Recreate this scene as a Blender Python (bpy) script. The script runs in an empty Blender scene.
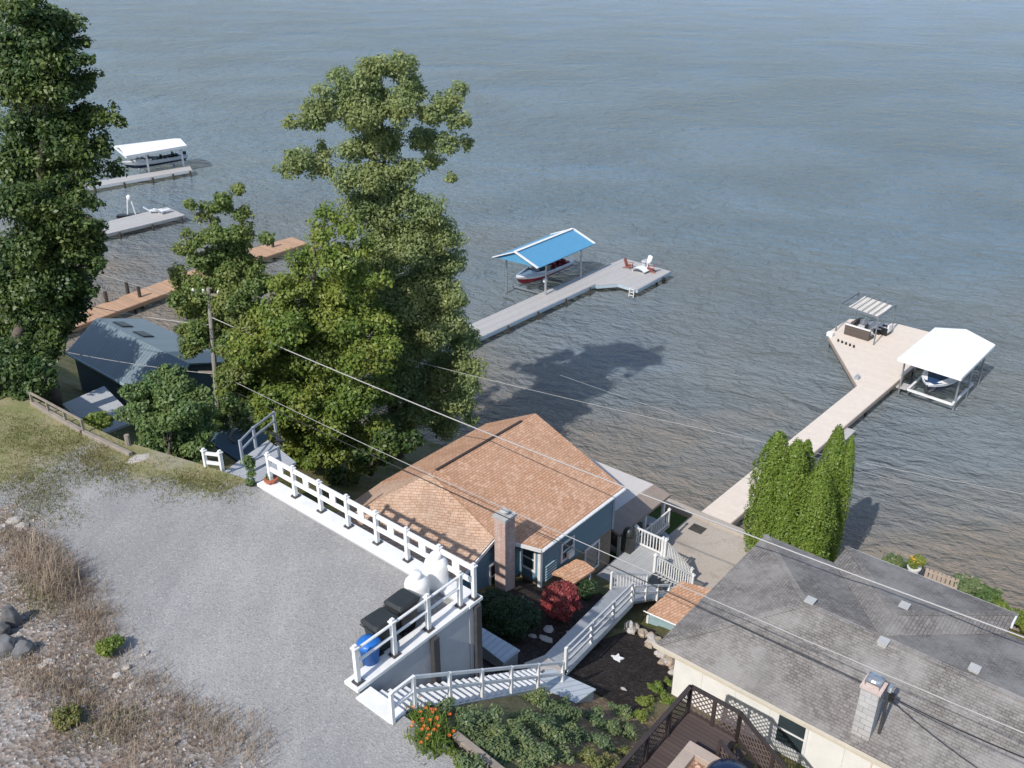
import bpy, math, random
import numpy as np
from mathutils import Vector
random.seed(7); rng = np.random.default_rng(7)
C = bpy.context.scene.collection
# ---------------------------------------------------------------- survey: photo pixel + height -> point on site
F = 900.0; CX = 512.0; CY = 384.0; CAMH = 30.0
PITCH = math.atan((CY + 60) / F); cp = math.cos(PITCH); sp = math.sin(PITCH)
def at(px, py, z):
    x = (px-CX)/F; v = (py-CY)/F; fy = cp-v*sp; dz = -sp-v*cp; t = (z-CAMH)/dz
    return Vector((x*t, fy*t, z))
def atY(px, py, Y):
    x = (px-CX)/F; v = (py-CY)/F; fy = cp-v*sp; dz = -sp-v*cp; t = Y/fy
    return Vector((x*t, Y, CAMH+dz*t))
def mpp(P):                                   # metres per photo pixel at P
    return (P.y*cp + (CAMH-P.z)*sp)/F
AZ = math.radians(40); SA = math.sin(AZ); CA = math.cos(AZ)
UA = Vector((SA, CA, 0)); UB = Vector((CA, -SA, 0)); UZ = Vector((0, 0, 1))   # site axes: a to the lake, b along the shore
def S(a, b, z=0): return Vector((a*SA+b*CA, a*CA-b*SA, z))
def ab(P): return (P.x*SA+P.y*CA, P.x*CA-P.y*SA)
# ---------------------------------------------------------------- mesh builder
class MB:
    def __init__(s): s.v = []; s.f = []; s.smooth = False
    def add(s, vs, fs):
        n = len(s.v); s.v += [Vector(v) for v in vs]; s.f += [tuple(i+n for i in f) for f in fs]; return s
    def fbox(s, O, u, v, w, su, sv, sw):      # box from corner O along unit axes
        u = u*su; v = v*sv; w = w*sw
        P = [O, O+u, O+u+v, O+v, O+w, O+u+w, O+u+v+w, O+v+w]
        fs = [(0,3,2,1),(4,5,6,7),(0,1,5,4),(1,2,6,5),(2,3,7,6),(3,0,4,7)]
        if u.cross(v).dot(w) < 0: fs = [f[::-1] for f in fs]
        return s.add(P, fs)
    def box(s, c, sx, sy, sz, ang=0.0, z0=False):
        u = Vector((math.cos(ang), math.sin(ang), 0)); v = Vector((-math.sin(ang), math.cos(ang), 0))
        c = Vector(c); O = c-u*sx/2-v*sy/2-(UZ*0 if z0 else UZ*sz/2)
        return s.fbox(O, u, v, UZ, sx, sy, sz)
    def sbox(s, a0, a1, b0, b1, z0, z1):      # box in site axes
        return s.fbox(S(a0, b0, z0), UB, UA, UZ, b1-b0, a1-a0, z1-z0)
    def beam(s, p, q, w, h, up=UZ):
        p = Vector(p); q = Vector(q); d = q-p; L = d.length
        if L < 1e-6: return s
        d = d/L; r = d.cross(up)
        if r.length < 1e-3: r = d.cross(UB)
        r.normalize(); n = r.cross(d)
        return s.fbox(p-r*w/2-n*h/2, d, r, n, L, w, h)
    def slab(s, pts, th, down=UZ):            # polygon (top) extruded downwards
        n = len(pts); pts = [Vector(p) for p in pts]
        nn = Vector((0, 0, 0))
        for i in range(1, n-1): nn += (pts[i]-pts[0]).cross(pts[i+1]-pts[0])
        if nn.z < 0: pts = pts[::-1]
        lo = [p-down*th for p in pts]
        fs = [tuple(range(n)), tuple(range(2*n-1, n-1, -1))]
        for i in range(n):
            j = (i+1) % n; fs.append((j, i, i+n, j+n))
        return s.add(pts+lo, fs)
    def tube(s, pts, r, n=6, cap=True, r1=None):
        pts = [Vector(p) for p in pts]; m = len(pts); vs = []; fs = []
        for i, p in enumerate(pts):
            d = (pts[min(i+1, m-1)]-pts[max(i-1, 0)]).normalized()
            a = d.cross(UZ)
            if a.length < 1e-2: a = d.cross(Vector((1, 0, 0)))
            a.normalize(); b = a.cross(d)
            rr = r if r1 is None else r+(r1-r)*i/(m-1)
            if isinstance(r, (list, tuple)): rr = r[i]
            for k in range(n):
                t = 2*math.pi*k/n; vs.append(p+(a*math.cos(t)+b*math.sin(t))*rr)
        for i in range(m-1):
            for k in range(n):
                k2 = (k+1) % n; fs.append((i*n+k, i*n+k2, (i+1)*n+k2, (i+1)*n+k))
        if cap: fs.append(tuple(range(n-1, -1, -1))); fs.append(tuple(range((m-1)*n, m*n)))
        return s.add(vs, fs)
    def lathe(s, c, prof, n=16):              # prof: (r, z) bottom to top
        c = Vector(c); vs = []; fs = []
        for r, z in prof:
            for k in range(n):
                t = 2*math.pi*k/n; vs.append(c+Vector((r*math.cos(t), r*math.sin(t), z)))
        m = len(prof)
        for i in range(m-1):
            for k in range(n):
                k2 = (k+1) % n; fs.append((i*n+k, i*n+k2, (i+1)*n+k2, (i+1)*n+k))
        fs.append(tuple(range(n-1, -1, -1))); fs.append(tuple(range((m-1)*n, m*n)))
        return s.add(vs, fs)
    def rock(s, c, rx, ry, rz, seed):
        r = random.Random(seed); c = Vector(c); a0 = r.random()*6.28; vs = []; fs = []
        rings = [(0.55, -0.9), (1, -0.35), (0.95, 0.3), (0.55, 0.8)]; n = 7
        for q, z in rings:
            for k in range(n):
                t = 2*math.pi*k/n; j = q*(0.8+0.4*r.random()); x = j*math.cos(t)*rx; y = j*math.sin(t)*ry
                vs.append(c+Vector((x*math.cos(a0)-y*math.sin(a0), x*math.sin(a0)+y*math.cos(a0), (z+0.25*(r.random()-.5))*rz)))
        for i in range(3):
            for k in range(n):
                k2 = (k+1) % n; fs.append((i*n+k, i*n+k2, (i+1)*n+k2, (i+1)*n+k))
        fs.append(tuple(range(n-1, -1, -1))); fs.append(tuple(range(3*n, 4*n)))
        return s.add(vs, fs)
    def build(s, name, mat, parent=None, origin=None, smooth=False, bevel=0.0):
        me = bpy.data.meshes.new(name)
        o = bpy.data.objects.new(name, me); C.objects.link(o)
        base = Vector((0, 0, 0))
        if parent is not None: base = wloc(parent)
        org = Vector(origin) if origin is not None else (base if parent is not None else Vector((sum(v.x for v in s.v)/len(s.v), sum(v.y for v in s.v)/len(s.v), min(v.z for v in s.v))))
        me.from_pydata([tuple(v-org) for v in s.v], [], s.f)
        uv = me.uv_layers.new(name='UVMap')
        for p in me.polygons:
            nrm = p.normal
            if abs(nrm.z) > 0.985: u = UB
            else: u = Vector((0, 0, 1)).cross(nrm).normalized()
            w = nrm.cross(u)
            if abs(nrm.z) > 0.985: w = UA
            for li in p.loop_indices:
                P = me.vertices[me.loops[li].vertex_index].co+org
                uv.data[li].uv = (P.dot(u), P.dot(w))
            p.use_smooth = smooth
        me.materials.append(mat)
        o['w'] = tuple(org); o.location = org-base
        if parent is not None: o.parent = parent
        if bevel:
            m = o.modifiers.new('bevel', 'BEVEL'); m.width = bevel; m.segments = 2; m.limit_method = 'ANGLE'
        return o
def wloc(o):
    p = Vector((0, 0, 0))
    while o is not None: p = p+Vector(o.location); o = o.parent
    return p
def tag(o, label=None, cat=None, group=None, kind=None):
    if label: o['label'] = label
    if cat: o['category'] = cat
    if group: o['group'] = group
    if kind: o['kind'] = kind
    return o
def thing(name, label, cat, loc, group=None):
    o = bpy.data.objects.new(name, None); C.objects.link(o); o.location = Vector(loc); o.empty_display_size = 0.2
    return tag(o, label, cat, group)
def dup(root, loc, rz, label=None, group=None, scale=1.0):
    r = root.copy(); C.objects.link(r); r.location = Vector(loc); r.rotation_euler = (0, 0, rz); r.scale = (scale,)*3
    if label: r['label'] = label
    if group: r['group'] = group
    for ch in list(root.children):
        c = ch.copy(); C.objects.link(c); c.parent = r
        for g in ch.children:
            d = g.copy(); C.objects.link(d); d.parent = c
    return r
# ---------------------------------------------------------------- materials
def hexc(r, g, b): return tuple(((c/255)/12.92 if c/255 <= .04045 else ((c/255+.055)/1.055)**2.4) for c in (r, g, b))+(1,)
class NT:
    def __init__(s, name):
        s.m = bpy.data.materials.new(name); s.m.use_nodes = True; s.t = s.m.node_tree; s.t.nodes.clear()
        s.out = s.n('ShaderNodeOutputMaterial'); s.b = s.n('ShaderNodeBsdfPrincipled'); s.l(s.b.outputs[0], s.out.inputs[0])
        s.geo = s.n('ShaderNodeNewGeometry')
    def n(s, t, **k):
        x = s.t.nodes.new(t)
        for a, v in k.items(): setattr(x, a, v)
        return x
    def l(s, a, b): s.t.links.new(a, b)
    def set(s, sock, v):
        if hasattr(v, 'is_linked') or isinstance(v, bpy.types.NodeSocket): s.l(v, sock)
        else: sock.default_value = v
    def pos(s): return s.geo.outputs['Position']
    def uv(s): return s.n('ShaderNodeUVMap').outputs[0]
    def noise(s, scale, detail=3, rough=.5, vec=None, dist=0.0):
        x = s.n('ShaderNodeTexNoise'); x.inputs['Scale'].default_value = scale; x.inputs['Detail'].default_value = detail
        x.inputs['Roughness'].default_value = rough; x.inputs['Distortion'].default_value = dist
        s.l(vec if vec is not None else s.pos(), x.inputs['Vector']); return x.outputs['Fac']
    def ramp(s, fac, lo, hi, a=0.0, b=1.0):
        x = s.n('ShaderNodeMapRange'); x.inputs[1].default_value = lo; x.inputs[2].default_value = hi; x.inputs[3].default_value = a; x.inputs[4].default_value = b
        s.set(x.inputs[0], fac); return x.outputs[0]
    def mix(s, fac, a, b, mode='MIX'):
        x = s.n('ShaderNodeMix', data_type='RGBA', blend_type=mode); s.set(x.inputs[0], fac); s.set(x.inputs[6], a); s.set(x.inputs[7], b); return x.outputs[2]
    def math(s, op, a, b=0.0, c=None):
        x = s.n('ShaderNodeMath', operation=op); s.set(x.inputs[0], a); s.set(x.inputs[1], b)
        if c is not None: s.set(x.inputs[2], c)
        return x.outputs[0]
    def mapping(s, vec, scale=(1, 1, 1), rot=(0, 0, 0), loc=(0, 0, 0)):
        x = s.n('ShaderNodeMapping'); x.inputs['Scale'].default_value = scale; x.inputs['Rotation'].default_value = rot; x.inputs['Location'].default_value = loc
        s.l(vec, x.inputs[0]); return x.outputs[0]
    def sep(s, vec):
        x = s.n('ShaderNodeSeparateXYZ'); s.l(vec, x.inputs[0]); return x.outputs
    def comb(s, x, y, z=0.0):
        c = s.n('ShaderNodeCombineXYZ'); s.set(c.inputs[0], x); s.set(c.inputs[1], y); s.set(c.inputs[2], z); return c.outputs[0]
    def bump(s, h, dist, strength=1.0):
        x = s.n('ShaderNodeBump'); x.inputs['Distance'].default_value = dist; x.inputs['Strength'].default_value = strength
        s.l(h, x.inputs['Height']); s.l(x.outputs[0], s.b.inputs['Normal']); return x
    def fin(s, col, rough=.6, metal=0.0, spec=.3):
        s.set(s.b.inputs['Base Color'], col); s.set(s.b.inputs['Roughness'], rough); s.b.inputs['Metallic'].default_value = metal
        s.b.inputs['Specular IOR Level'].default_value = spec; return s.m
def c3(c, k): return (min(1, c[0]*k), min(1, c[1]*k), min(1, c[2]*k), 1)
def paint(name, col, rough=.5, var=.12, metal=0.0, spec=.35, scale=3.0):
    t = NT(name); n = t.noise(scale, 5, .65); m = t.mix(t.ramp(n, .3, .7), c3(col, 1-var), c3(col, 1+var))
    n2 = t.noise(scale*9, 3, .6); m = t.mix(t.ramp(n2, .35, .75, 0, .25), m, c3(col, .7))
    t.bump(n2, .004, .5); return t.fin(m, rough, metal, spec)
def banded(name, col, period, axis=1, dark=.45, gap=.12, var=.12, rough=.6, profile=False):   # siding, decking, standing seams
    t = NT(name); x = t.sep(t.uv())[axis]; q = t.math('DIVIDE', x, period); fr = t.math('FRACT', q); fl = t.math('FLOOR', q)
    wn = t.n('ShaderNodeTexWhiteNoise', noise_dimensions='1D'); t.l(fl, wn.inputs['W'])
    c = t.mix(wn.outputs[0], c3(col, 1-var), c3(col, 1+var))
    n = t.noise(2.2, 5, .7); c = t.mix(t.ramp(n, .35, .7, 0, .35), c, c3(col, .72))
    g = t.math('LESS_THAN', fr, gap); c = t.mix(t.math('MULTIPLY', g, 1-dark), c, c3(col, dark*.6))
    h = fr if profile else t.math('SUBTRACT', 1.0, g)
    t.bump(h, .02, .8); return t.fin(c, rough)
def shingle(name, c1, c2, c3_, w=.33, h=.17, var=.25, rot=0):
    t = NT(name); uv = t.uv()
    b = t.n('ShaderNodeTexBrick'); t.l(uv, b.inputs['Vector']); b.offset = .37; b.squash = 1
    b.inputs['Scale'].default_value = 1; b.inputs['Brick Width'].default_value = w; b.inputs['Row Height'].default_value = h
    b.inputs['Mortar Size'].default_value = .012; b.inputs['Mortar Smooth'].default_value = .3; b.inputs['Bias'].default_value = -.15
    b.inputs['Color1'].default_value = c1; b.inputs['Color2'].default_value = c2; b.inputs['Mortar'].default_value = c3(c1, .45)
    # second, coarser layer: scattered pale and dark tabs
    s = t.sep(uv); row = t.math('FLOOR', t.math('DIVIDE', s[1], h))
    off = t.n('ShaderNodeTexWhiteNoise', noise_dimensions='1D'); t.l(row, off.inputs['W'])
    colx = t.math('FLOOR', t.math('ADD', t.math('DIVIDE', s[0], w*.8), t.math('MULTIPLY', off.outputs[0], 3.0)))
    wn = t.n('ShaderNodeTexWhiteNoise', noise_dimensions='2D'); t.l(t.comb(colx, row), wn.inputs['Vector'])
    c = t.mix(t.ramp(wn.outputs[0], .82, .84, 0, .32), b.outputs[0], c3_)
    c = t.mix(t.ramp(wn.outputs[0], .14, .12, 0, .4), c, c3(c1, .6))
    n = t.noise(.5, 6, .7); c = t.mix(t.ramp(n, .42, .62, 0, var), c, c3(c3_, .95))
    n2 = t.noise(.9, 5, .75, vec=t.mapping(uv, (1.2, .22, 1))); c = t.mix(t.ramp(n2, .5, .75, 0, .5), c, c3(c1, .6))
    n3 = t.noise(60, 2, .5); c = t.mix(t.ramp(n3, .4, .7, 0, .25), c, c3(c1, .55))
    fr = t.math('FRACT', t.math('DIVIDE', s[1], h)); t.bump(fr, .012, .7)
    return t.fin(c, .9, 0, .15)
def foliage(name, c1, c2, c3_, trans=.35, scale=.6):
    t = NT(name); r = t.geo.outputs['Random Per Island']
    c = t.mix(r, c1, c2); n = t.noise(scale, 3, .6); c = t.mix(t.ramp(n, .42, .66, 0, .75), c, c3_)
    c = t.mix(t.ramp(r, .9, 1.0, 0, .6), c, c3(c3_, 1.7))
    t.set(t.b.inputs['Base Color'], c); t.b.inputs['Roughness'].default_value = .45; t.b.inputs['Specular IOR Level'].default_value = .35
    tr = t.n('ShaderNodeBsdfTranslucent'); t.l(c, tr.inputs[0]); mx = t.n('ShaderNodeMixShader'); mx.inputs[0].default_value = trans
    t.l(t.b.outputs[0], mx.inputs[1]); t.l(tr.outputs[0], mx.inputs[2]); t.l(mx.outputs[0], t.out.inputs[0]); return t.m
def ground_mat(name, cols, scales, bumpd=.03, pebble=0.0):
    t = NT(name); n = t.noise(scales[0], 6, .65); c = t.mix(t.ramp(n, .38, .62), cols[0], cols[1])
    n1 = t.noise(scales[1], 5, .7); c = t.mix(t.ramp(n1, .5, .66, 0, .8), c, cols[2])
    n2 = t.noise(scales[2], 4, .75); c = t.mix(t.ramp(n2, .3, .72, .0, .65), c, c3(cols[0], .55))
    if pebble:
        v = t.n('ShaderNodeTexVoronoi'); v.inputs['Scale'].default_value = pebble; t.l(t.pos(), v.inputs['Vector'])
        sv = t.n('ShaderNodeSeparateColor'); t.l(v.outputs['Color'], sv.inputs[0])
        c = t.mix(t.ramp(sv.outputs[0], .72, .9, 0, .65), c, c3(cols[1], 1.5)); c = t.mix(t.ramp(sv.outputs[1], .7, .95, 0, .6), c, c3(cols[0], .5))
        t.bump(v.outputs['Distance'], bumpd, .6)
    else: t.bump(n2, bumpd, .6)
    return t.fin(c, .95, 0, .1)
white = (.78, .79, .80, 1)
M = dict(
 white=paint('white_paint', (.74, .735, .72, 1), .5, .09, spec=.3),
 cream=banded('cream_siding', (.78, .765, .725, 1), 1.2, 0, .75, .012, .03),
 trim=paint('cream_trim', (.62, .55, .43, 1), .5, .08),
 canvas=paint('white_canvas', (.82, .82, .82, 1), .6, .03),
 blue=banded('blue_siding', (.16, .27, .34, 1), .14, 1, .55, .1, .05, profile=True),
 tan=shingle('tan_stone', (.25, .2, .15, 1), (.33, .26, .2, 1), (.3, .25, .22, 1), .4, .16),
 brown=shingle('brown_shingles', (.52, .295, .18, 1), (.59, .35, .225, 1), (.72, .51, .38, 1), .22, .12, .15),
 pink=shingle('faded_shingles', (.51, .33, .225, 1), (.57, .39, .275, 1), (.66, .51, .40, 1), .24, .13, .3),
 gray=shingle('gray_shingles', (.20, .183, .168, 1), (.245, .227, .21, 1), (.355, .335, .315, 1), .2, .11, .75),
 flat=paint('flat_roof_membrane', (.56, .52, .49, 1), .8, .05),
 tanp=paint('tan_soffit', (.3, .24, .2, 1), .7, .1),
 conc=ground_mat('concrete', [(.46, .40, .34, 1), (.52, .47, .41, 1), (.36, .30, .25, 1)], [.4, .8, 14], .006),
 concl=paint('pale_concrete', (.42, .42, .41, 1), .8, .08),
 panel=paint('grey_wall_panel', (.42, .43, .45, 1), .7, .06),
 steel=paint('rusty_steel', (.06, .058, .06, 1), .6, .3),
 metal=paint('galvanised_metal', (.5, .52, .54, 1), .35, .08, .7),
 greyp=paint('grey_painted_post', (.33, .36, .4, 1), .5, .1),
 deckg=banded('grey_decking', (.40, .40, .40, 1), .14, 0, .6, .07, .05),
 deckr=banded('grey_ramp_decking', (.45, .46, .47, 1), .14, 1, .7, .06, .04),
 decks=banded('sand_decking', (.74, .64, .54, 1), .14, 1, .85, .06, .03),
 deckb=banded('brown_decking', (.50, .31, .19, 1), .14, 1, .6, .08, .15),
 deckd=banded('dark_brown_decking', (.095, .07, .065, 1), .14, 1, .4, .1, .12),
 deckw=banded('weathered_decking', (.47, .45, .43, 1), .14, 0, .6, .08, .08),
 fascia=paint('pale_blue_fascia', (.42, .5, .56, 1), .5, .08),
 sandf=paint('sand_fascia', (.42, .34, .28, 1), .6, .1),
 dwood=paint('dark_brown_wood', (.05, .038, .035, 1), .6, .2),
 pile=paint('wet_timber_piling', (.06, .05, .042, 1), .7, .3),
 wood=paint('weathered_wood', (.27, .23, .19, 1), .8, .2),
 pole=paint('utility_pole_wood', (.30, .275, .25, 1), .8, .15),
 bluem=banded('blue_roof_panels', (.10, .31, .50, 1), .3, 0, .8, .06, .02, rough=.45),
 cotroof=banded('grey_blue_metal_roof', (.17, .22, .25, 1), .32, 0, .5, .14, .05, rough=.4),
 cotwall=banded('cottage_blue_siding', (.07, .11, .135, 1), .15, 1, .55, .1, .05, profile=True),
 glass=None, black=paint('black_plastic', (.02, .021, .023, 1), .35, .2), dgrey=paint('dark_grey_plastic', (.032, .036, .036, 1), .4, .15),
 bluep=paint('blue_plastic', (.02, .14, .46, 1), .35, .1), tank=paint('white_tank_enamel', (.80, .79, .77, 1), .3, .03),
 brick=shingle('chimney_brick', (.60, .40, .34, 1), (.66, .5, .44, 1), (.72, .64, .6, 1), .22, .08, .5),
 block=shingle('pale_chimney_block', (.44, .43, .42, 1), (.5, .49, .48, 1), (.56, .55, .54, 1), .4, .2, .2),
 gel_white=paint('white_gelcoat', (.8, .8, .8, 1), .2, .02, spec=.5), gel_red=paint('red_gelcoat', (.42, .02, .03, 1), .2, .05, spec=.5),
 gel_navy=paint('navy_gelcoat', (.012, .022, .06, 1), .2, .05, spec=.5), navy=paint('navy_cockpit_cover', (.015, .05, .13, 1), .6, .15),
 redc=paint('maroon_seat_vinyl', (.2, .012, .02, 1), .5, .1), greyc=paint('grey_seat_vinyl', (.35, .36, .38, 1), .5, .1),
 wicker=banded('brown_wicker', (.12, .098, .085, 1), .05, 1, .5, .2, .2), cush=paint('pale_grey_cushion', (.5, .5, .52, 1), .8, .06),
 cushw=paint('white_cushion', (.72, .71, .7, 1), .8, .05), redw=paint('red_brown_wood', (.3, .09, .06, 1), .6, .15),
 rockm=paint('grey_boulder', (.13, .13, .13, 1), .9, .45, scale=1.6), rockt=paint('tan_stone_block', (.36, .29, .22, 1), .9, .3, scale=2.5),
 rockp=paint('pale_flat_stone', (.46, .42, .38, 1), .9, .15), terra=paint('terracotta', (.36, .12, .07, 1), .8, .1),
 bark=paint('bark', (.13, .105, .085, 1), .95, .3, scale=5), wire_w=paint('pale_cable', (.40, .39, .38, 1), .5, .05), wire_d=paint('dark_cable', (.045, .045, .045, 1), .6, .05),
 lattice=paint('lattice_brown', (.13, .095, .09, 1), .7, .15), lblue=banded('light_blue_siding', (.34, .47, .52, 1), .12, 1, .7, .1, .04, profile=True),
 metalroof=banded('pale_ribbed_panel', (.46, .5, .54, 1), .22, 0, .65, .15, .04),
 orange=paint('orange_petals', (.72, .16, .03, 1), .6, .1), yel=paint('yellow_petals', (.65, .35, .03, 1), .6, .15),
 mulch=ground_mat('dark_mulch', [(.035, .028, .025, 1), (.06, .05, .045, 1), (.075, .055, .045, 1)], [.8, 3, 30], .03, 14),
 rmulch=ground_mat('red_gravel_mulch', [(.33, .18, .12, 1), (.5, .35, .27, 1), (.25, .13, .09, 1)], [2, 5, 30], .03, 12),
)
def glass_mat():
    t = NT('window_glass'); n = t.noise(1.2, 2); c = t.mix(n, (.02, .03, .035, 1), (.05, .07, .08, 1)); return t.fin(c, .06, 0, .9)
M['glass'] = glass_mat()
M['skylight'] = paint('skylight_glass', (.015, .025, .035, 1), .35, .1, spec=.3)
M['leafA'] = foliage('foliage_grey_green', (.165, .23, .09, 1), (.245, .31, .13, 1), (.30, .33, .12, 1), .45)
M['leafB'] = foliage('foliage_yellow_green', (.12, .19, .035, 1), (.18, .26, .055, 1), (.31, .33, .07, 1), .42)
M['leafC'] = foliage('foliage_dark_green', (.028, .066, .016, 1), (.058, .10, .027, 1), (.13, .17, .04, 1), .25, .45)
M['leafD'] = foliage('foliage_ivy_green', (.08, .15, .045, 1), (.13, .20, .07, 1), (.16, .21, .06, 1))
M['leafE'] = foliage('foliage_olive_green', (.10, .165, .04, 1), (.17, .235, .07, 1), (.25, .27, .08, 1), .4)
M['leafT'] = foliage('foliage_thuja', (.125, .20, .03, 1), (.18, .265, .045, 1), (.19, .25, .045, 1), .3, 1.6)
M['leafJ'] = foliage('foliage_juniper', (.085, .135, .06, 1), (.13, .185, .085, 1), (.17, .20, .07, 1), .2, 1.2)
M['leafR'] = foliage('foliage_crimson', (.27, .035, .045, 1), (.36, .075, .08, 1), (.17, .06, .04, 1), .3, 2.0)
M['leafY'] = foliage('foliage_dark_yew', (.012, .035, .012, 1), (.025, .055, .018, 1), (.03, .06, .015, 1), .15, 1.0)
M['weed'] = foliage('dry_weed_stems', (.34, .26, .185, 1), (.50, .41, .31, 1), (.27, .21, .16, 1), .3, .9)
M['weedg'] = foliage('green_weed_stems', (.12, .15, .04, 1), (.2, .2, .06, 1), (.25, .21, .09, 1), .3, .9)
# ---------------------------------------------------------------- foliage engine
def cards(name, P, N, size, mat, parent=None, origin=None, aspect=.6, kind=None):
    """P (n,3) card centres, N (n,3) facing; one small folded leaf spray per centre"""
    n = len(P); N = N/np.maximum(1e-6, np.linalg.norm(N, axis=1, keepdims=True))
    R = rng.normal(size=(n, 3)); U = np.cross(N, R); U /= np.maximum(1e-6, np.linalg.norm(U, axis=1, keepdims=True)); V = np.cross(N, U)
    s = (size*(.45+1.15*rng.random(n)))[:, None]
    a = P-U*s*.5; b = P+V*s*aspect*.5+N*s*.12; c = P+U*s*.5; d = P-V*s*aspect*.5+N*s*.12
    verts = np.stack([a, b, c, d], 1).reshape(-1, 3)
    org = wloc(parent) if parent is not None else Vector(origin if origin is not None else P.mean(0))
    verts = verts-np.array(org)
    me = bpy.data.meshes.new(name); me.vertices.add(4*n); me.vertices.foreach_set('co', verts.ravel().astype(np.float32))
    me.loops.add(4*n); me.loops.foreach_set('vertex_index', np.arange(4*n, dtype=np.int32))
    me.polygons.add(n); me.polygons.foreach_set('loop_start', np.arange(0, 4*n, 4, dtype=np.int32))
    try: me.polygons.foreach_set('loop_total', np.full(n, 4, dtype=np.int32))
    except Exception: pass
    me.update(calc_edges=True); me.materials.append(mat)
    o = bpy.data.objects.new(name, me); C.objects.link(o)
    if parent is not None: o.parent = parent
    else: o.location = org
    return o
def sphere_dirs(n):
    d = rng.normal(size=(n, 3)); return d/np.linalg.norm(d, axis=1, keepdims=True)
def clump_points(clumps, dens, leaf, sub=.52, flat=.85):
    Ps = []; Ns = []
    for (c, R) in clumps:
        c = np.array(c); ns = max(12, int(19*(R/1.0)**1.5))
        d = sphere_dirs(ns); d[:, 2] = d[:, 2]*.9+.12
        sc = c+d*R*(.3+.65*rng.random((ns, 1)))*np.array([1, 1, flat])
        rs = R*sub*(.6+.8*rng.random(ns))*(1.0 if R < 1.5 else 1.5/R+.25)
        for q, r in zip(sc, rs):
            k = max(10, int(dens*19*r*r/(leaf*leaf)))
            dd = sphere_dirs(k); rad = r*(.45+.6*rng.random((k, 1)))
            Ps.append(q+dd*rad*np.array([1, 1, .75])); Ns.append(dd*.8+rng.normal(size=(k, 3))*.4+np.array([-.25, -.3, .45])*1.0)
    return np.concatenate(Ps), np.concatenate(Ns)
def make_tree(name, label, base, spec, Y, mat, leaf=.2, dens=.75, trunk=.3, group=None, spread=1.0, lean=None, cat='tree', bark='bark', extra=1):
    """spec rows: (px, py, r_px[, depth offset m]) give each foliage mass its place in the crown"""
    if isinstance(base, float) or isinstance(base, int): P0 = atY(base, 400, Y+1.2); base = Vector((P0.x, Y+1.2, gz(*ab(P0))))
    base = Vector(base); t = thing(name, label, cat, base, group); cl = []; 
    ctr = None
    for row in spec:
        px, py, r = row[:3]; off = row[3] if len(row) > 3 else random.uniform(-1, 1)*spread
        P = atY(px, py, Y+off); R = r*mpp(P); cl.append((P, R))
    cx = sum(p.x for p, r in cl)/len(cl); cy = sum(p.y for p, r in cl)/len(cl)
    for P, R in list(cl)[::1]:                      # the far side of the crown, out of the photo's sight
        if extra and R > .8:
            Q = Vector((P.x*.8+cx*.2, P.y+R*1.15, P.z-R*.1)); cl.append((Q, R*.75))
    P, N = clump_points([(tuple(p), r) for p, r in cl], dens, leaf)
    cr = cards('crown', P, N, leaf, mat, t)
    tb = MB(); top = max(p.z for p, r in cl); H = top-base.z
    tx = sum(p.x for p, r in cl if p.z > base.z+.5*H)/max(1, len([1 for p, r in cl if p.z > base.z+.5*H]))
    ty = sum(p.y for p, r in cl if p.z > base.z+.5*H)/max(1, len([1 for p, r in cl if p.z > base.z+.5*H]))
    axis = []
    for i in range(9):
        f = i/8; axis.append(Vector((base.x+(tx-base.x)*f**1.4+.12*math.sin(i*2.1), base.y+(ty-base.y)*f**1.4+.12*math.cos(i*1.7), base.z-.3+(H*.93+.3)*f)))
    tb.tube(axis, [trunk*(1.25 if i == 0 else 1-.9*i/8)+.01 for i in range(9)], 9)
    def axpt(k): i = max(0, min(7, int(k))); return axis[i].lerp(axis[i+1], min(1, k-i))
    done = []
    for p, r in sorted(cl, key=lambda c: (Vector((c[0].x, c[0].y, 0))-Vector((axpt(4).x, axpt(4).y, 0))).length):
        f = max(.12, min(.9, (p.z-r*.8-base.z)/H*.8)); q = axpt(f*8); w = max(.03, trunk*.3*(1-f*.5)); dq = (p-q).length
        if done:
            e_ = min(done, key=lambda d: (d[0]-p).length+max(0, d[0].z-p.z)*.5)
            if (e_[0]-p).length < dq*.75: q = e_[0]-UZ*e_[1]*.25; w = e_[2]*.6
        w = max(.018, w*min(1, r/1.2+.3)); m = q.lerp(p, .5)+Vector((random.uniform(-.3, .3), random.uniform(-.3, .3), r*.2))
        tb.tube([q, q.lerp(m, .5)+Vector((random.uniform(-.12, .12),)*3), m, p], [w, w*.85, w*.7, w*.4], 6); done.append((p, r, w))
        for j in range(3):
            dd = sphere_dirs(1)[0]; dd[2] = abs(dd[2])*.6
            tb.tube([m.lerp(p, .6), p+Vector(dd)*r*.7], [w*.4, .01], 5)
    tb.build('trunk', M[bark], t, smooth=True); return t
def make_shrub(name, label, base, R, H, mat, leaf=.09, n=None, group=None, cat='shrub', lumps=9, core=True, squash=1.0):
    base = Vector(base); t = thing(name, label, cat, base, group); cl = []
    for i in range(lumps):
        d = sphere_dirs(1)[0]; d[2] = abs(d[2])
        cl.append((tuple(base+Vector((d[0]*R*.55, d[1]*R*.55*squash, H*.42+d[2]*H*.3))), R*.45))
    P, N = clump_points(cl, 1.1, leaf, .5)
    k_ = P[:, 2] > base.z; P = P[k_]; N = N[k_]
    cards('foliage', P, N, leaf, mat, t)
    s = MB()
    for i in range(6):
        a = i*1.05; s.tube([base, base+Vector((math.cos(a)*R*.5, math.sin(a)*R*.5, H*.6))], [.03, .008], 5)
    s.build('stem', M['bark'], t); return t
SUN_E = 3.6; SKY_E = .15; EXPO = 0.3
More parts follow.
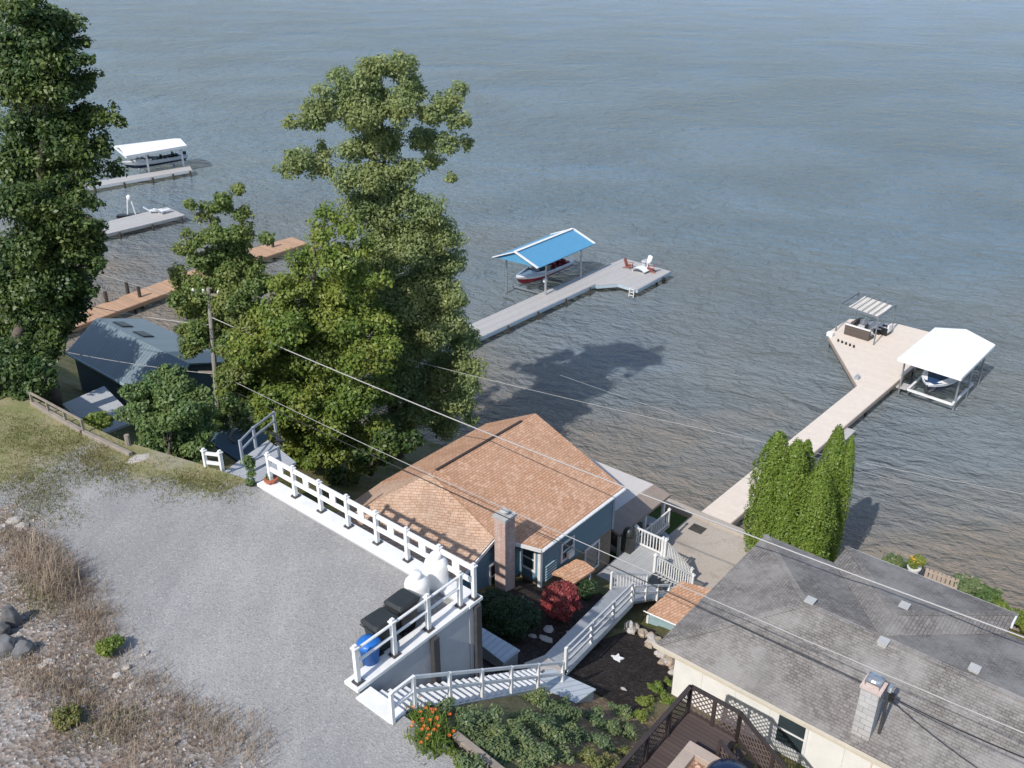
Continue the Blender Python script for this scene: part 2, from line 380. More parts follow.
# ================================================================ GROUND AND WATER
def interp(x, xs, ys): return float(np.interp(x, xs, ys))
LOT = 12.7
def gz(a, b):
    """height of the natural ground in site coordinates"""
    if b < -14.1: edge = interp(b, [-60, -38, -31, -27, -24.2], [12.9, 12.9, 13.5, 14.5, 15.2])
    else: edge = 10.95
    if a <= edge: 
        z = LOT-.06
        if a < 9: z += min(12, max(0, (bank_a(b)-a)))*.09+.07*math.sin(a*1.7+b)*max(0, min(1, (bank_a(b)-a)))
        return z
    if b >= -14.1 and b < -7.5: base = interp(a, [10.95, 13, 15, 16.5, 18, 20.5, 23, 26, 30, 31.2, 38.8, 39.2, 43], [12.45, 11.5, 10.2, 9.1, 8.1, 7.0, 5.9, 4.6, 3.2, 1.1, 1.0, -1, -2.5])-(.75 if b < -12.55 and a < 17.8 else 0)
    elif b >= -7.5: base = interp(a, [10.95, 14, 16.5, 19, 28, 33, 40.2, 40.6, 44], [12.4, 11.2, 9.2, 7.3, 5, 1.4, 1.0, -1, -2.5])
    elif b > -26.5: base = interp(a, [15.2, 15.4, 18, 20, 23, 26, 29, 31.2, 38.8, 39.2, 43], [9.9, 9.3, 7.4, 6.7, 5.9, 4.4, 3.3, 1.1, 1.0, -1, -2.5])
    else: base = interp(a, [15.2, 17, 20, 24, 30, 35, 38, 41], [12.2, 9.4, 7.6, 5.4, 2.6, .9, -.3, -2])
    if b < -28: 
        base2 = interp(a, [12.6, 13.4, 14.2, 16.5, 19, 24, 30, 34, 38, 41], [12.5, 12.3, 8.6, 7.2, 6.2, 4.4, 2.2, .8, -.5, -2]); k = min(1, (-28-b)/3); base = base*(1-k)+base2*k
        if b < -38: k = min(1, (-38-b)/5); base = base*(1-k)+k*interp(a, [12.6, 13.4, 14.2, 16.5, 19, 22, 25, 27.5, 30, 33], [12.5, 12.3, 8.6, 7.0, 5.6, 3.6, 1.4, .2, -1, -2.4])
    if -17.6 < b < -12.9 and 17.9 < a < 27: base = min(base, 7.72-(a-18.5)*.43)
    return base
def bank_a(b):
    """lower edge of the weedy bank (site a) along the lot"""
    return interp(b, [-45, -30.6, -28.2, -25.6, -22.9, -20.5, -18.2, -16.2, -14, -8], [8.7, 8.7, 8.7, 8.6, 7.9, 7.5, 7.2, 7.5, 7.5, 7.3])
def grid_sheet(name, al, bl, zf, mat, kind, dz=0.0):
    vs = [S(a, b, zf(a, b)+dz) for a in al for b in bl]; nb = len(bl); fs = []
    for i in range(len(al)-1):
        for j in range(nb-1):
            fs.append((i*nb+j, i*nb+j+1, (i+1)*nb+j+1, (i+1)*nb+j))
    m = MB(); m.v = [Vector(v) for v in vs]; m.f = [f[::-1] for f in fs]
    o = m.build(name, mat, smooth=True); o['kind'] = kind; return o
al = sorted(set([round(x, 2) for x in list(np.arange(-40, -4, 2))+list(np.arange(-4, 46, .5))+[10.93, 10.97, 12.92, 13.1, 13.3, 14.3, 15.18, 15.22, 15.4, 39.05, 39.2, 40.2, 40.6]+list(np.arange(46, 60, 3))]))
bl = sorted(set([round(x, 2) for x in list(np.arange(-160, -60, 5))+list(np.arange(-60, 12, .5))+[-14.12, -14.08, -7.52, -7.48, -12.58, -12.52,  -26.52]+list(np.arange(12, 70, 4))]))
def soil():
    t = NT('soil_and_grass'); n = t.noise(.35, 6, .7); n1 = t.noise(1.3, 5, .7); n2 = t.noise(9, 4, .75)
    c = t.mix(t.ramp(n1, .4, .62), (.11, .125, .04, 1), (.24, .20, .11, 1)); c = t.mix(t.ramp(n, .45, .6, 0, .7), c, (.26, .22, .15, 1))
    c = t.mix(t.ramp(n2, .35, .7, 0, .6), c, (.05, .06, .02, 1)); t.bump(n2, .05, .7); return t.fin(c, .95, 0, .1)
M['soil'] = soil()
grid_sheet('ground', al, bl, gz, M['soil'], 'structure')
bed = MB(); bed.add([Vector((-2500, -200, -3)), Vector((2500, -200, -3)), Vector((2500, 4000, -3)), Vector((-2500, 4000, -3))], [(0, 1, 2, 3)]); bed.build('lake_bed', M['soil'])['kind'] = 'structure'
# gravel lot, grassy strip and weedy bank: one sheet, the blends between them broken up by noise
def lot_mat():
    t = NT('gravel_grass_bank'); at1 = t.n('ShaderNodeAttribute', attribute_name='zones'); z = t.sep(at1.outputs['Vector'])
    n = t.noise(.28, 5, .6); c = t.mix(t.ramp(n, .35, .65), (.275, .265, .255, 1), (.335, .325, .31, 1))
    st = t.noise(.5, 5, .65, vec=t.mapping(t.pos(), (1, .28, 1), (0, 0, .9))); c = t.mix(t.ramp(st, .5, .68, 0, .55), c, (.41, .395, .375, 1))
    st2 = t.noise(.4, 5, .6, vec=t.mapping(t.pos(), (1, .22, 1), (0, 0, .75))); c = t.mix(t.ramp(st2, .5, .68, 0, .6), c, (.205, .203, .205, 1))
    nb = t.noise(1.1, 6, .8); c = t.mix(t.ramp(nb, .6, .74, 0, .5), c, (.34, .29, .24, 1))
    v = t.n('ShaderNodeTexVoronoi'); v.inputs['Scale'].default_value = 20; t.l(t.pos(), v.inputs['Vector'])
    sv = t.n('ShaderNodeSeparateColor'); t.l(v.outputs['Color'], sv.inputs[0])
    c = t.mix(t.ramp(sv.outputs[0], .75, .95, 0, .35), c, (.5, .49, .48, 1)); c = t.mix(t.ramp(sv.outputs[1], .6, .95, 0, .38), c, (.15, .15, .155, 1))
    n3 = t.noise(7, 4, .8); c = t.mix(t.ramp(n3, .3, .75, 0, .3), c, (.22, .22, .23, 1))
    # bank
    b1 = t.noise(.7, 6, .75); bk = t.mix(t.ramp(b1, .4, .6), (.23, .18, .14, 1), (.29, .27, .25, 1)); b2 = t.noise(2.6, 6, .8); bk = t.mix(t.ramp(b2, .5, .68, 0, .8), bk, (.20, .135, .095, 1))
    v2 = t.n('ShaderNodeTexVoronoi'); v2.inputs['Scale'].default_value = 11; t.l(t.pos(), v2.inputs['Vector']); s2 = t.n('ShaderNodeSeparateColor'); t.l(v2.outputs['Color'], s2.inputs[0])
    bk = t.mix(t.ramp(s2.outputs[0], .72, .85, 0, .75), bk, (.38, .36, .34, 1)); bk = t.mix(t.ramp(s2.outputs[1], .55, .85, 0, .7), bk, (.10, .08, .07, 1)); bk = t.mix(t.ramp(s2.outputs[2], .9, .95, 0, .6), bk, (.46, .35, .28, 1))
    nm = t.noise(.9, 6, .75); mask = t.ramp(t.math('ADD', z[0], t.ramp(nm, .2, .8, -1.3, 1.3)), -.25, .45); c = t.mix(mask, c, bk)
    # grass strip
    g1 = t.noise(1.6, 6, .75); g = t.mix(t.ramp(g1, .38, .62), (.20, .215, .075, 1), (.34, .29, .16, 1)); g2 = t.noise(14, 4, .8); g = t.mix(t.ramp(g2, .3, .75, 0, .6), g, (.10, .10, .04, 1))
    g3 = t.noise(.5, 4, .7); g = t.mix(t.ramp(g3, .5, .68, 0, .7), g, (.34, .30, .26, 1))
    nm2 = t.noise(1.3, 7, .8); mask2 = t.ramp(t.math('ADD', z[1], t.ramp(nm2,   .2, .8, -1.4, 1.4)), -.3, .6, 0, .92); c = t.mix(mask2, c, g)
    hb = t.math('ADD', v.outputs['Distance'], t.math('MULTIPLY', v2.outputs['Distance'], t.math('MULTIPLY', mask, 3.0)))
    t.bump(hb, .02, .5); return t.fin(c, .95, 0, .1)
M['gravel'] = lot_mat()
def lot_sheet():
    step = .4; vs = []; fs = []; zn = []; key = {}
    def vert(a, b):
        k = (round(a, 3), round(b, 3))
        if k not in key:
            key[k] = len(vs); vs.append(S(a, b, gz(a, b)+.064+.0*a)); bank = bank_a(b)-a; 
            gr = max(a-(11.9+max(0, b+29)*.42), (-31-b)*.9 if a > 8 else -2)
            if b > -24.5: gr = -4
            zn.append((bank if b > -31 else (bank-(-31-b)*1.2), gr, 0))
        return key[k]
    bs = list(np.arange(-46, -14.1, step))+[-14.12]
    for j in range(len(bs)-1):
        b0, b1 = bs[j], bs[j+1]; bm_ = b0; e = interp(bm_, [-60, -38, -31, -27, -24.2, -24.0], [12.8, 12.8, 13.4, 14.4, 15.0, 14.77]) if bm_ < -24 else 14.77
        e1 = interp(b1, [-60, -38, -31, -27, -24.2, -24.0], [12.8, 12.8, 13.4, 14.4, 15.0, 14.77]) if b1 < -24 else 14.77
        n = int((e+14)/step)
        for i in range(n): fs.append((vert(-14+(e+14)*i/n, b0), vert(-14+(e+14)*(i+1)/n, b0), vert(-14+(e1+14)*(i+1)/n, b1), vert(-14+(e1+14)*i/n, b1)))
    for b in np.arange(-14.12, -1, step):
        n = 62
        for i in range(n): fs.append((vert(-14+24.85*i/n, b), vert(-14+24.85*(i+1)/n, b), vert(-14+24.85*(i+1)/n, b+step), vert(-14+24.85*i/n, b+step)))
    m = MB(); m.v = vs; m.f = fs; o = m.build('gravel_lot', M['gravel'], smooth=True); o['kind'] = 'structure'
    at_ = o.data.attributes.new('zones', 'FLOAT_VECTOR', 'POINT')
    for i, z in enumerate(zn): at_.data[i].vector = z
    # face up
    if o.data.polygons[0].normal.z < 0: o.data.flip_normals()
lot_sheet()
# water
def water():
    t = NT('lake_water'); p = t.pos(); s = t.sep(p)
    # distance from the shore along the site axis, in metres
    da = t.math('ADD', t.math('MULTIPLY', s[0], SA), t.math('MULTIPLY', s[1], CA))
    db = t.math('SUBTRACT', t.math('MULTIPLY', s[0], CA), t.math('MULTIPLY', s[1], SA))
    n0 = t.noise(.022, 5, .6); d2 = t.math('ADD', da, t.ramp(n0, .3, .7, -22, 22))
    d3 = t.math('ADD', d2, t.math('MULTIPLY', db, -.12))
    c = t.mix(t.ramp(d3, 42, 60), (.235, .195, .155, 1), (.185, .187, .178, 1))
    c = t.mix(t.ramp(d3, 50, 98), c, (.135, .205, .27, 1))
    c = t.mix(t.ramp(d3, 90, 260), c, (.072, .185, .35, 1))
    c = t.mix(t.ramp(da, 220, 560), c, (.060, .200, .46, 1))  # far blue also stands in for reflected sky, put into the base colour
    weed = t.noise(.14, 5, .7); c = t.mix(t.math('MULTIPLY', t.ramp(weed, .55, .7), t.ramp(d3, 95, 45, 0, .4)), c, (.06, .06, .035, 1))
    # waves: crests lie along the shore, several wavelengths
    def wv(scale, stretch, rot, detail=4):
        v = t.mapping(p, (scale, scale*stretch, scale*.2), (0, 0, 0)); 
        m = t.n('ShaderNodeVectorRotate', rotation_type='Z_AXIS'); m.inputs['Angle'].default_value = rot; t.l(p, m.inputs['Vector'])
        v = t.mapping(m.outputs[0], (scale, scale*stretch, scale*.2))
        return t.noise(1.0, detail, .6, vec=v, dist=.45)
    w1 = wv(.17, 1.7, math.radians(33)); w2 = wv(.48, 1.7, math.radians(20)); w3 = wv(1.3, 1.8, math.radians(42)); w4 = wv(.03, 1.2, math.radians(15), 3)
    w5 = wv(.30, 1.2, math.radians(8), 3); w1 = t.math('ADD', w1, t.math('MULTIPLY', w5, t.ramp(da, 50, 200, .35, 1.1)))
    h = t.math('ADD', t.math('MULTIPLY', w1, .9), t.math('MULTIPLY', w2, 1.0)); h = t.math('ADD', h, t.math('MULTIPLY', w3, .34))
    far = t.ramp(da, 45, 230, .5, 3.4); calm = t.ramp(w4, .35, .65, .65, 1.2)
    h = t.math('MULTIPLY', h, t.math('MULTIPLY', far, calm))
    c = t.mix(t.ramp(w4, .4, .65, 0, .22), c, (.05, .10, .15, 1))
    t.bump(h, 2.0, 1.0); t.b.inputs['IOR'].default_value = 1.333
    return t.fin(c, .12, 0, .12)
M['water'] = water()
wm = MB(); wm.add([Vector((-2500, -100, 0)), Vector((2500, -100, 0)), Vector((2500, 3900, 0)), Vector((-2500, 3900, 0))], [(0, 1, 2, 3)])
wm.build('lake_water', M['water'])['kind'] = 'structure'
# mulch yard, patio, lawn
mu = MB()
def drape(name, poly_ab, step, mat, dz, kind='structure'):
    """sheet following the ground inside a polygon given in site coordinates"""
    def inside(a, b):
        c = False; n = len(poly_ab); j = n-1
        for i in range(n):
            (x1, y1), (x2, y2) = poly_ab[i], poly_ab[j]
            if (y1 > b) != (y2 > b) and a < (x2-x1)*(b-y1)/(y2-y1)+x1: c = not c
            j = i
        return c
    m = MB(); A0 = min(p[0] for p in poly_ab); A1 = max(p[0] for p in poly_ab); B0 = min(p[1] for p in poly_ab); B1 = max(p[1] for p in poly_ab)
    for a in np.arange(A0, A1, step):
        for b in np.arange(B0, B1, step):
            if inside(a+step/2, b+step/2):
                m.add([S(x, y, gz(x, y)+dz) for x, y in ((a, b), (a, b+step), (a+step, b+step), (a+step, b))], [(3, 2, 1, 0)])
    o = m.build(name, mat); o['kind'] = kind; return o
drape('mulch_bed', [(18.4, -14.0), (25.6, -14.6), (25.4, -13.2), (22.4, -10.9), (18.6, -10.6)], .2, M['mulch'], .04)
drape('garden_soil', [(15.6, -19.4), (26.5, -19.4), (26.5, -16.2), (19, -14.2), (15.6, -14.2)], .25, M['mulch'], .03)
pt = MB(); pt.sbox(31.0, 38.4, -19.2, -12.4, .7, 1.2); pt.build('concrete_patio', M['conc'])['kind'] = 'structure'
pr_ = MB(); pr_.sbox(37.2, 37.9, -18.7, -17.9, 1.2, 1.206); tag(pr_.build('drain_grate', M['pile']), 'dark rectangular grate set in the concrete patio near the sand dock', 'grate')
lw = MB(); lw.sbox(31.2, 38.2, -24.5, -19.2, .7, 1.12); M['lawn'] = ground_mat('lawn', [(.05, .085, .02, 1), (.08, .11, .03, 1), (.1, .1, .04, 1)], [1, 3, 25], .03); lw.build('lawn', M['lawn'])['kind'] = 'structure'
sw = MB(); sw.sbox(38.4, 39.0, -26.5, -12.4, -1.5, 1.32); tag(sw.build('seawall', M['conc'], bevel=.03), 'pale concrete seawall along the water below the brown roofed house', 'seawall')
sw = MB(); sw.sbox(38.2, 38.6, -12.4, -9.6, -1.5, 1.3); sw.sbox(38.6, 41.0, -9.9, -9.6, -1.5, 1.3); sw.sbox(40.8, 41.1, -9.6, 12, -1.5, 1.3)
tag(sw.build('seawall', M['wood'], bevel=.02), 'weathered timber seawall along the water behind the grey roofed house', 'seawall')
# ================================================================ RETAINING WALLS AND LOT RAILINGS
W = MB(); W.sbox(14.78, 15.25, -24.0, -14.0, 8.0, LOT+.1)
t = thing('retaining_wall', 'white topped concrete retaining wall between gravel lot and brown roofed house', 'retaining wall', S(15, -19, 8))
W.build('wall', M['panel'], t); Wc = MB(); Wc.sbox(14.74, 15.32, -24.05, -13.95, LOT+.1, LOT+.22); Wc.build('cap', M['white'], t, bevel=.015)
t = thing('retaining_wall', 'grey panelled retaining wall with dark steel posts behind the rubbish bins', 'retaining wall', S(12.8, -14, 8))
W = MB(); W.sbox(10.7, 14.77, -14.5, -14.02, 7.4, LOT+.08); W.build('wall', M['panel'], t)
Wc = MB(); Wc.sbox(10.55, 14.735, -14.5, -13.98, LOT+.08, LOT+.2); Wc.build('cap', M['white'], t, bevel=.015)
for aa in (15.05, 13.3):
    p_ = MB(); p_.sbox(aa-.12, aa+.1, -14.02, -13.86, 7.4, LOT+.06); p_.build('steel_post', M['steel'], t)
def post_mb(P, h, w=.12, cap=True, base=False):
    m = MB(); m.box(Vector(P), w, w, h, -AZ, True)
    if cap: m.box(Vector(P)+UZ*h, w*1.5, w*1.5, .04, -AZ, True); m.box(Vector(P)+UZ*(h+.04), w*.8, w*.8, .07, -AZ, True)
    if base: m.box(Vector(P), w*1.9, w*1.9, .05, -AZ, True)
    return m
def railing(name, label, pts, h, nposts, mat, rails=(.95, .5), rw=(.05, .14), posts_w=.12, bal=0, balw=.035, cap=True, base=False, group=None, balspan=(.12, .9), roundr=0, catn='railing'):
    """posts stand at pts[0]..pts[-1]; nposts[i] is how many spans each leg is cut into"""
    t = thing(name, label, catn, Vector(pts[0]), group); pts = [Vector(p) for p in pts]
    P = [pts[0]]
    for i in range(len(pts)-1):
        for k in range(nposts[i]): P.append(pts[i].lerp(pts[i+1], (k+1)/nposts[i]))
    for q in P:
        o = post_mb(q, h, posts_w, cap).build('post', mat, t)
        if base:
            bm_ = MB(); bm_.box(q, posts_w*2, posts_w*2, .05, -AZ, True); bm_.build('post_foot', M['steel'], o)
    for z in rails:
        m = MB()
        for i in range(len(pts)-1):
            p = pts[i]+UZ*h*z; q = pts[i+1]+UZ*h*z
            if roundr: m.tube([p, q], roundr, 8)
            else: m.beam(p, q, rw[0], rw[1] if z < .9 or bal == 0 else rw[1])
        m.build('top_rail' if z == max(rails) else 'lower_rail', mat, t)
    if bal:
        for i in range(len(pts)-1):
            L = (pts[i+1]-pts[i]).length; n = max(2, int(L/bal))
            for k in range(1, n):
                p = pts[i].lerp(pts[i+1], k/n); m = MB(); m.beam(p+UZ*h*balspan[0], p+UZ*h*balspan[1], balw, balw, UB); m.build('baluster', mat, t)
    return t
zt = LOT+.22
r1 = railing('deck_railing', 'white two board railing running along the top of the long retaining wall', [S(15.1, -23.7, zt), S(15.1, -14.1, zt)], 1.12, [7], M['white'], (.93, .52), (.05, .17), .12, base=True)
for k in range(7):
    b = -23.7+9.6/7*(k+.5); m = MB(); m.fbox(S(15.07, b-.14, zt+.53), UB, UA, UZ, .28, .04, .5); m.build('spacer_board', M['white'], r1)
railing('pipe_railing', 'white railing of two round rails on the wall beside the rubbish bins', [S(15.1-.5, -14.18, zt-.02), S(10.75, -14.18, zt-.02)], 1.12, [3], M['white'], (.95, .6), (.05, .1), .12, base=True, roundr=.04, cap=True)
# short walkway with grey deck to the hidden front door on the left
wk = MB(); wk.slab([at(212, 480, 12.5), at(250, 487, 12.7), at(296, 462, 12.2), at(268, 440, 12.0)][::1], .12); tag(wk.build('entry_walkway', M['deckr']), 'grey deck walkway leading from the gravel under the trees', 'walkway')
iv = at(252, 486, 12.65)
railing('side_railing', 'grey railing between ivy post and the white railing', [iv, at(281, 470, 12.6)], 1.0, [1], M['greyp'], (.95, .55), (.05, .08), .09, cap=False)
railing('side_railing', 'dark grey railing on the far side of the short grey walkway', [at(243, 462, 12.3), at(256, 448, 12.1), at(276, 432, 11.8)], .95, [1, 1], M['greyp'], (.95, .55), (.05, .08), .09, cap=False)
railing('fence_section', 'short white two board fence piece beside the ivy covered bush', [at(207, 471, 12.5), at(223, 473, 12.5)], .85, [1], M['white'], (.9, .45), (.05, .13), .12, cap=True, catn='fence')
pv, pn = clump_points([(tuple(iv+UZ*z), .2) for z in (.2, .5, .85, 1.1)], .9, .07); cards('ivy', pv, pn, .07, M['leafD'], None); tag(bpy.data.objects['ivy'], 'green ivy climbing the end post of the grey walkway railing', 'ivy')
fp = thing('flower_pot', 'terracotta flower pot at the end of the long white railing', 'flower pot', at(272, 487, 12.7)); m = MB(); m.lathe(at(272, 487, 12.7), [(.14, 0), (.22, .3), (.25, .3), (.25, .36), (.2, .36)], 14); m.build('pot', M['terra'], fp)
pv, pn = clump_points([(tuple(at(272, 487, 12.7)+UZ*.42), .16)], .9, .06); cards('plant', pv, pn, .06, M['leafD'], fp)
# ================================================================ BINS AND TANKS
def wheelie(P, rz, label, mb, ml, lidc):
    t = thing('rubbish_bin', label, 'bin', P); q = lambda x, y, z: Vector(P)+Vector((math.cos(rz), math.sin(rz), 0))*x+Vector((-math.sin(rz), math.cos(rz), 0))*y+UZ*z
    def ring(w, d, z, r=.08):
        out = []
        for sx, sy in ((1, 1), (-1, 1), (-1, -1), (1, -1)):
            for k in range(4):
                a = math.atan2(sy, sx)+(-math.pi/4+math.pi/2*k/3); out.append(q(sx*(w/2-r)+r*math.cos(a), sy*(d/2-r)+r*math.sin(a), z))
        return out
    def loft(rs):
        m = MB(); n = len(rs[0]); v = [p for r in rs for p in r]; f = []
        for i in range(len(rs)-1):
            for k in range(n): f.append((i*n+k, i*n+(k+1) % n, (i+1)*n+(k+1) % n, (i+1)*n+k))
        f.append(tuple(range(n-1, -1, -1))); f.append(tuple(range((len(rs)-1)*n, len(rs)*n))); return m.add(v, f)
    loft([ring(.48, .55, .05), ring(.62, .72, .95), ring(.68, .78, .95), ring(.68, .78, 1.0)]).build('body', mb, t)
    loft([ring(.7, .82, 1.0), ring(.7, .82, 1.04), ring(.58, .66, 1.11, .12)]).build('lid', ml, t, smooth=False)
    m = MB(); m.tube([q(-.28, -.44, .98), q(.28, -.44, .98)], .02); m.build('handle', ml, t)
    for s in (-1, 1):
        m = MB(); m.tube([q(s*.29, -.26, .12), q(s*.35, -.26, .12)], .12, 12); m.build('wheel', M['black'], t)
    return t
def bin_at(px, py): return at(px, py, LOT+.01)
wheelie(bin_at(404, 629), math.radians(-38), 'charcoal black wheeled bin between white tanks and dark grey bin', M['black'], M['dgrey'], 0)
wheelie(bin_at(382, 649), math.radians(-43), 'dark grey wheeled bin between the charcoal bin and the blue bin', M['dgrey'], M['dgrey'], 0)
def lathe_thing(name, label, cat, P, parts):
    t = thing(name, label, cat, P)
    for nm, prof, mat in parts: m = MB(); m.lathe(P, prof, 20); m.build(nm, mat, t, smooth=True)
    return t
Pb = bin_at(371, 666)
lathe_thing('recycling_bin', 'bright blue plastic bin, lowest of the bins by the pipe railing', 'bin', Pb, [('body', [(.2, .02), (.28, .72), (.31, .74)], M['bluep']), ('lid', [(.33, .74), (.33, .8), (.27, .88), (.1, .93), (.001, .93)], M['bluep'])])
for px, py, lb in ((418, 607, 'round white propane tank nearer the dark bins'), (437, 587, 'round white propane tank in the wall corner farther from the bins')):
    P = at(px, py, LOT+.01)
    tk = lathe_thing('propane_tank', lb, 'tank', P, [('body', [(.27, .0), (.29, .1), (.35, .2), (.36, .3), (.36, .85), (.33, .96), (.24, 1.05), (.1, 1.09)], M['tank']), ('dome_lid', [(.15, 1.05), (.17, 1.08), (.17, 1.2), (.13, 1.25), (.001, 1.26)], M['tank'])])
# ================================================================ LOT STAIR TO THE YARD
sa = at(383, 713, LOT+.02); sb = at(535, 668, 7.6)
st = thing('garden_staircase', 'long white wooden staircase going down from gravel lot to the yard', 'staircase', sa)
la, lb_ = ab(sa); ha, hb = ab(sb)
N_ = 24; a0, a1 = 10.9, 17.5; z0, z1 = LOT, 8.6; 
bc0, bc1 = -13.75, -12.75
print('stair', a0, a1, lb_, hb)
for k in range(N_):
    f = (k+.5)/N_; a = a0+(a1-a0)*f; z = z0+(z1-z0)*f; m = MB(); m.sbox(a-.14, a+.12, bc0, bc1, z-.05, z); m.build('tread', M['white'], st)
for b in (bc0-.03, bc1+.03):
    m = MB(); m.beam(S(a0-.15, b, z0-.17), S(a1+.1, b, z1-.17), .05, .28); m.build('stringer', M['white'], st)
m = MB(); m.slab([S(a0-.45, -13.95, LOT+.05), S(a0-.45, bc1+.1, LOT+.05), S(a0+.05, bc1+.1, LOT+.05), S(a0+.05, -13.95, LOT+.05)], .15); m.build('landing', M['white'], st)
dz = (z1-z0)/(a1-a0)
Rr = [S(a0-.4, bc1+.12, LOT+.02), S(a0+.35, bc1+.12, LOT-.0), S(a1+.05, bc1+.12, z1)]
railing('stair_railing', 'white handrail on the open side of the long garden staircase', [Rr[0], Rr[1], Rr[2]], 1.0, [1, 5], M['white'], (.97, .5), (.07, .08), .09, cap=False)
pd = MB(); pd.slab([at(545, 655, 8.0), at(565, 670, 8.0), at(546, 678, 8.1), at(524, 663, 8.2)], .1); tag(pd.build('paving_slab', M['rockp']), 'tan paving slab at the foot of the long white staircase', 'slab')
# pale ribbed covers
def cover(pts, lab):
    t = thing('ribbed_cover', lab, 'cover', Vector(pts[3])-UZ*.5)
    m = MB(); m.slab(pts, .06); m.build('top', M['metalroof'], t)
    c = sum((Vector(p) for p in pts), Vector())/4; q = [c.lerp(Vector(p), .93)-UZ*.07 for p in pts]; m = MB(); m.slab(q, .7); m.build('side', M['concl'], t)
cover([at(473, 622, 8.5), at(520, 650, 8.3), at(504, 663, 8.3), at(462, 630, 8.5)], 'pale ribbed metal cover lying between the grey wall and the dark yew')
cover([at(550, 668, 8.8), at(596, 689, 8.6), at(576, 703, 8.8), at(530, 682, 9.0)], 'pale ribbed metal cover next to the juniper bed and dark mulch')
# ================================================================ HOUSE WITH BROWN ROOF
H = thing('brown_roofed_house', 'blue sided lakefront house with large brown shingle roof and brick chimney', 'house', S(26, -21, 3))
zr = 9.75; ze = 7.7; br, be = -23.5, -18.35; a_n, a_l = 23.75, 29.75
def mainz(b): return ze+(zr-ze)*(be-b)/(be-br)
RN = S(22.75, br, zr); RL = S(a_l, br, zr); EN = at(540, 548, ze); EL = S(a_l, be, ze)
en = ab(EN); EN = S(en[0], be, ze)
CR = S(22.55, -19.85, mainz(-19.85))                     # where the lower roof meets the main roof
CL = S(22.75, br, zr)
rf = MB(); rf.slab([RN, CR, EN, EL, RL], .14); rf.build('roof', M['brown'], H)
bl_ = -26.4; zl = zr-1.45
rl = MB(); rl.slab([S(22.3, bl_, zl), S(22.75, br-.02, zr-.01), S(a_l, br-.02, zr-.01), S(a_l-.3, bl_, zl)], .14); rl.build('roof', M['brown'], H)
# lower roof wing falling towards the retaining wall
WC = at(470, 579, 7.45)
wl = MB(); wl.slab([S(22.72, br-.1, zr-.03), S(22.5, -19.8, mainz(-19.85)-.03), S(17.2, -19.5, 6.9), S(17.0, -26.2, 7.9)], .12); wl.build('lower_roof', M['pink'], H)
wl = MB(); wl.slab([S(22.3, bl_, zl-.02), S(22.68, br-.12, zr-.05), S(17.0, -26.2, 7.88)], .1); wl.build('lower_roof', M['pink'], H)
fa = MB(); fa.beam(EN+UZ*-.1+UB*.03, EL-UZ*.1+UB*.03, .05, .16); fa.beam(EN-UZ*.1-UA*.03, CR-UZ*.1-UA*.03, .05, .16); fa.beam(S(22.5, -19.75, mainz(-19.85)-.14), S(17.2, -19.45, 6.78), .05, .16); fa.build('fascia', M['white'], H)
gu = MB(); gu.tube([EN+UB*.09-UZ*.06, EL+UB*.09-UZ*.06], .06, 8); gu.build('gutter', M['white'], H)
rv = MB(); rv.beam(S(23.0, br, zr+.03), S(28.7, br, zr+.03), .12, .05); rv.build('ridge_vent', M['dwood'], H)
bw = -18.62
wa = MB(); wa.sbox(24.05, 29.45, -26, bw, 5.55, ze-.1); wa.sbox(23.2, 29.45, -26, -19.75, 5.55, 7.9); 
wa.build('wall', M['blue'], H)
gb = MB(); gb.add([S(29.45, -26, ze-.1), S(29.45, bw, ze-.1), S(29.45, br, zr-.2), S(29.35, -26, ze-.1), S(29.35, bw, ze-.1), S(29.35, br, zr-.2)], [(0, 2, 1), (3, 4, 5), (1, 2, 5, 4), (2, 0, 3, 5)]); gb.build('gable', M['blue'], H)
wt = MB(); wt.sbox(24.1, 29.4, -25.95, bw-.03, 2.4, 5.55); wt.build('foundation_wall', M['tan'], H)
ww = MB(); ww.add([S(17.5, -19.75, 4.5), S(23.2, -19.75, 4.5), S(23.2, -19.75, 8.1), S(17.5, -19.75, 6.7), S(17.5, -25.5, 4.5), S(23.2, -25.5, 4.5), S(23.2, -25.5, 7.9), S(17.5, -25.5, 6.7)], [(0, 1, 2, 3), (7, 6, 5, 4), (0, 3, 7, 4), (1, 5, 6, 2)]); ww.build('wing_wall', M['blue'], H)
cb = MB(); cb.sbox(24.0, 24.14, bw-.12, bw+.03, 4.6, ze-.1); cb.build('corner_board', M['white'], H)
cb = MB(); cb.sbox(29.36, 29.5, bw-.12, bw+.03, 5.5, ze-.1); cb.build('corner_board', M['greyp'], H)
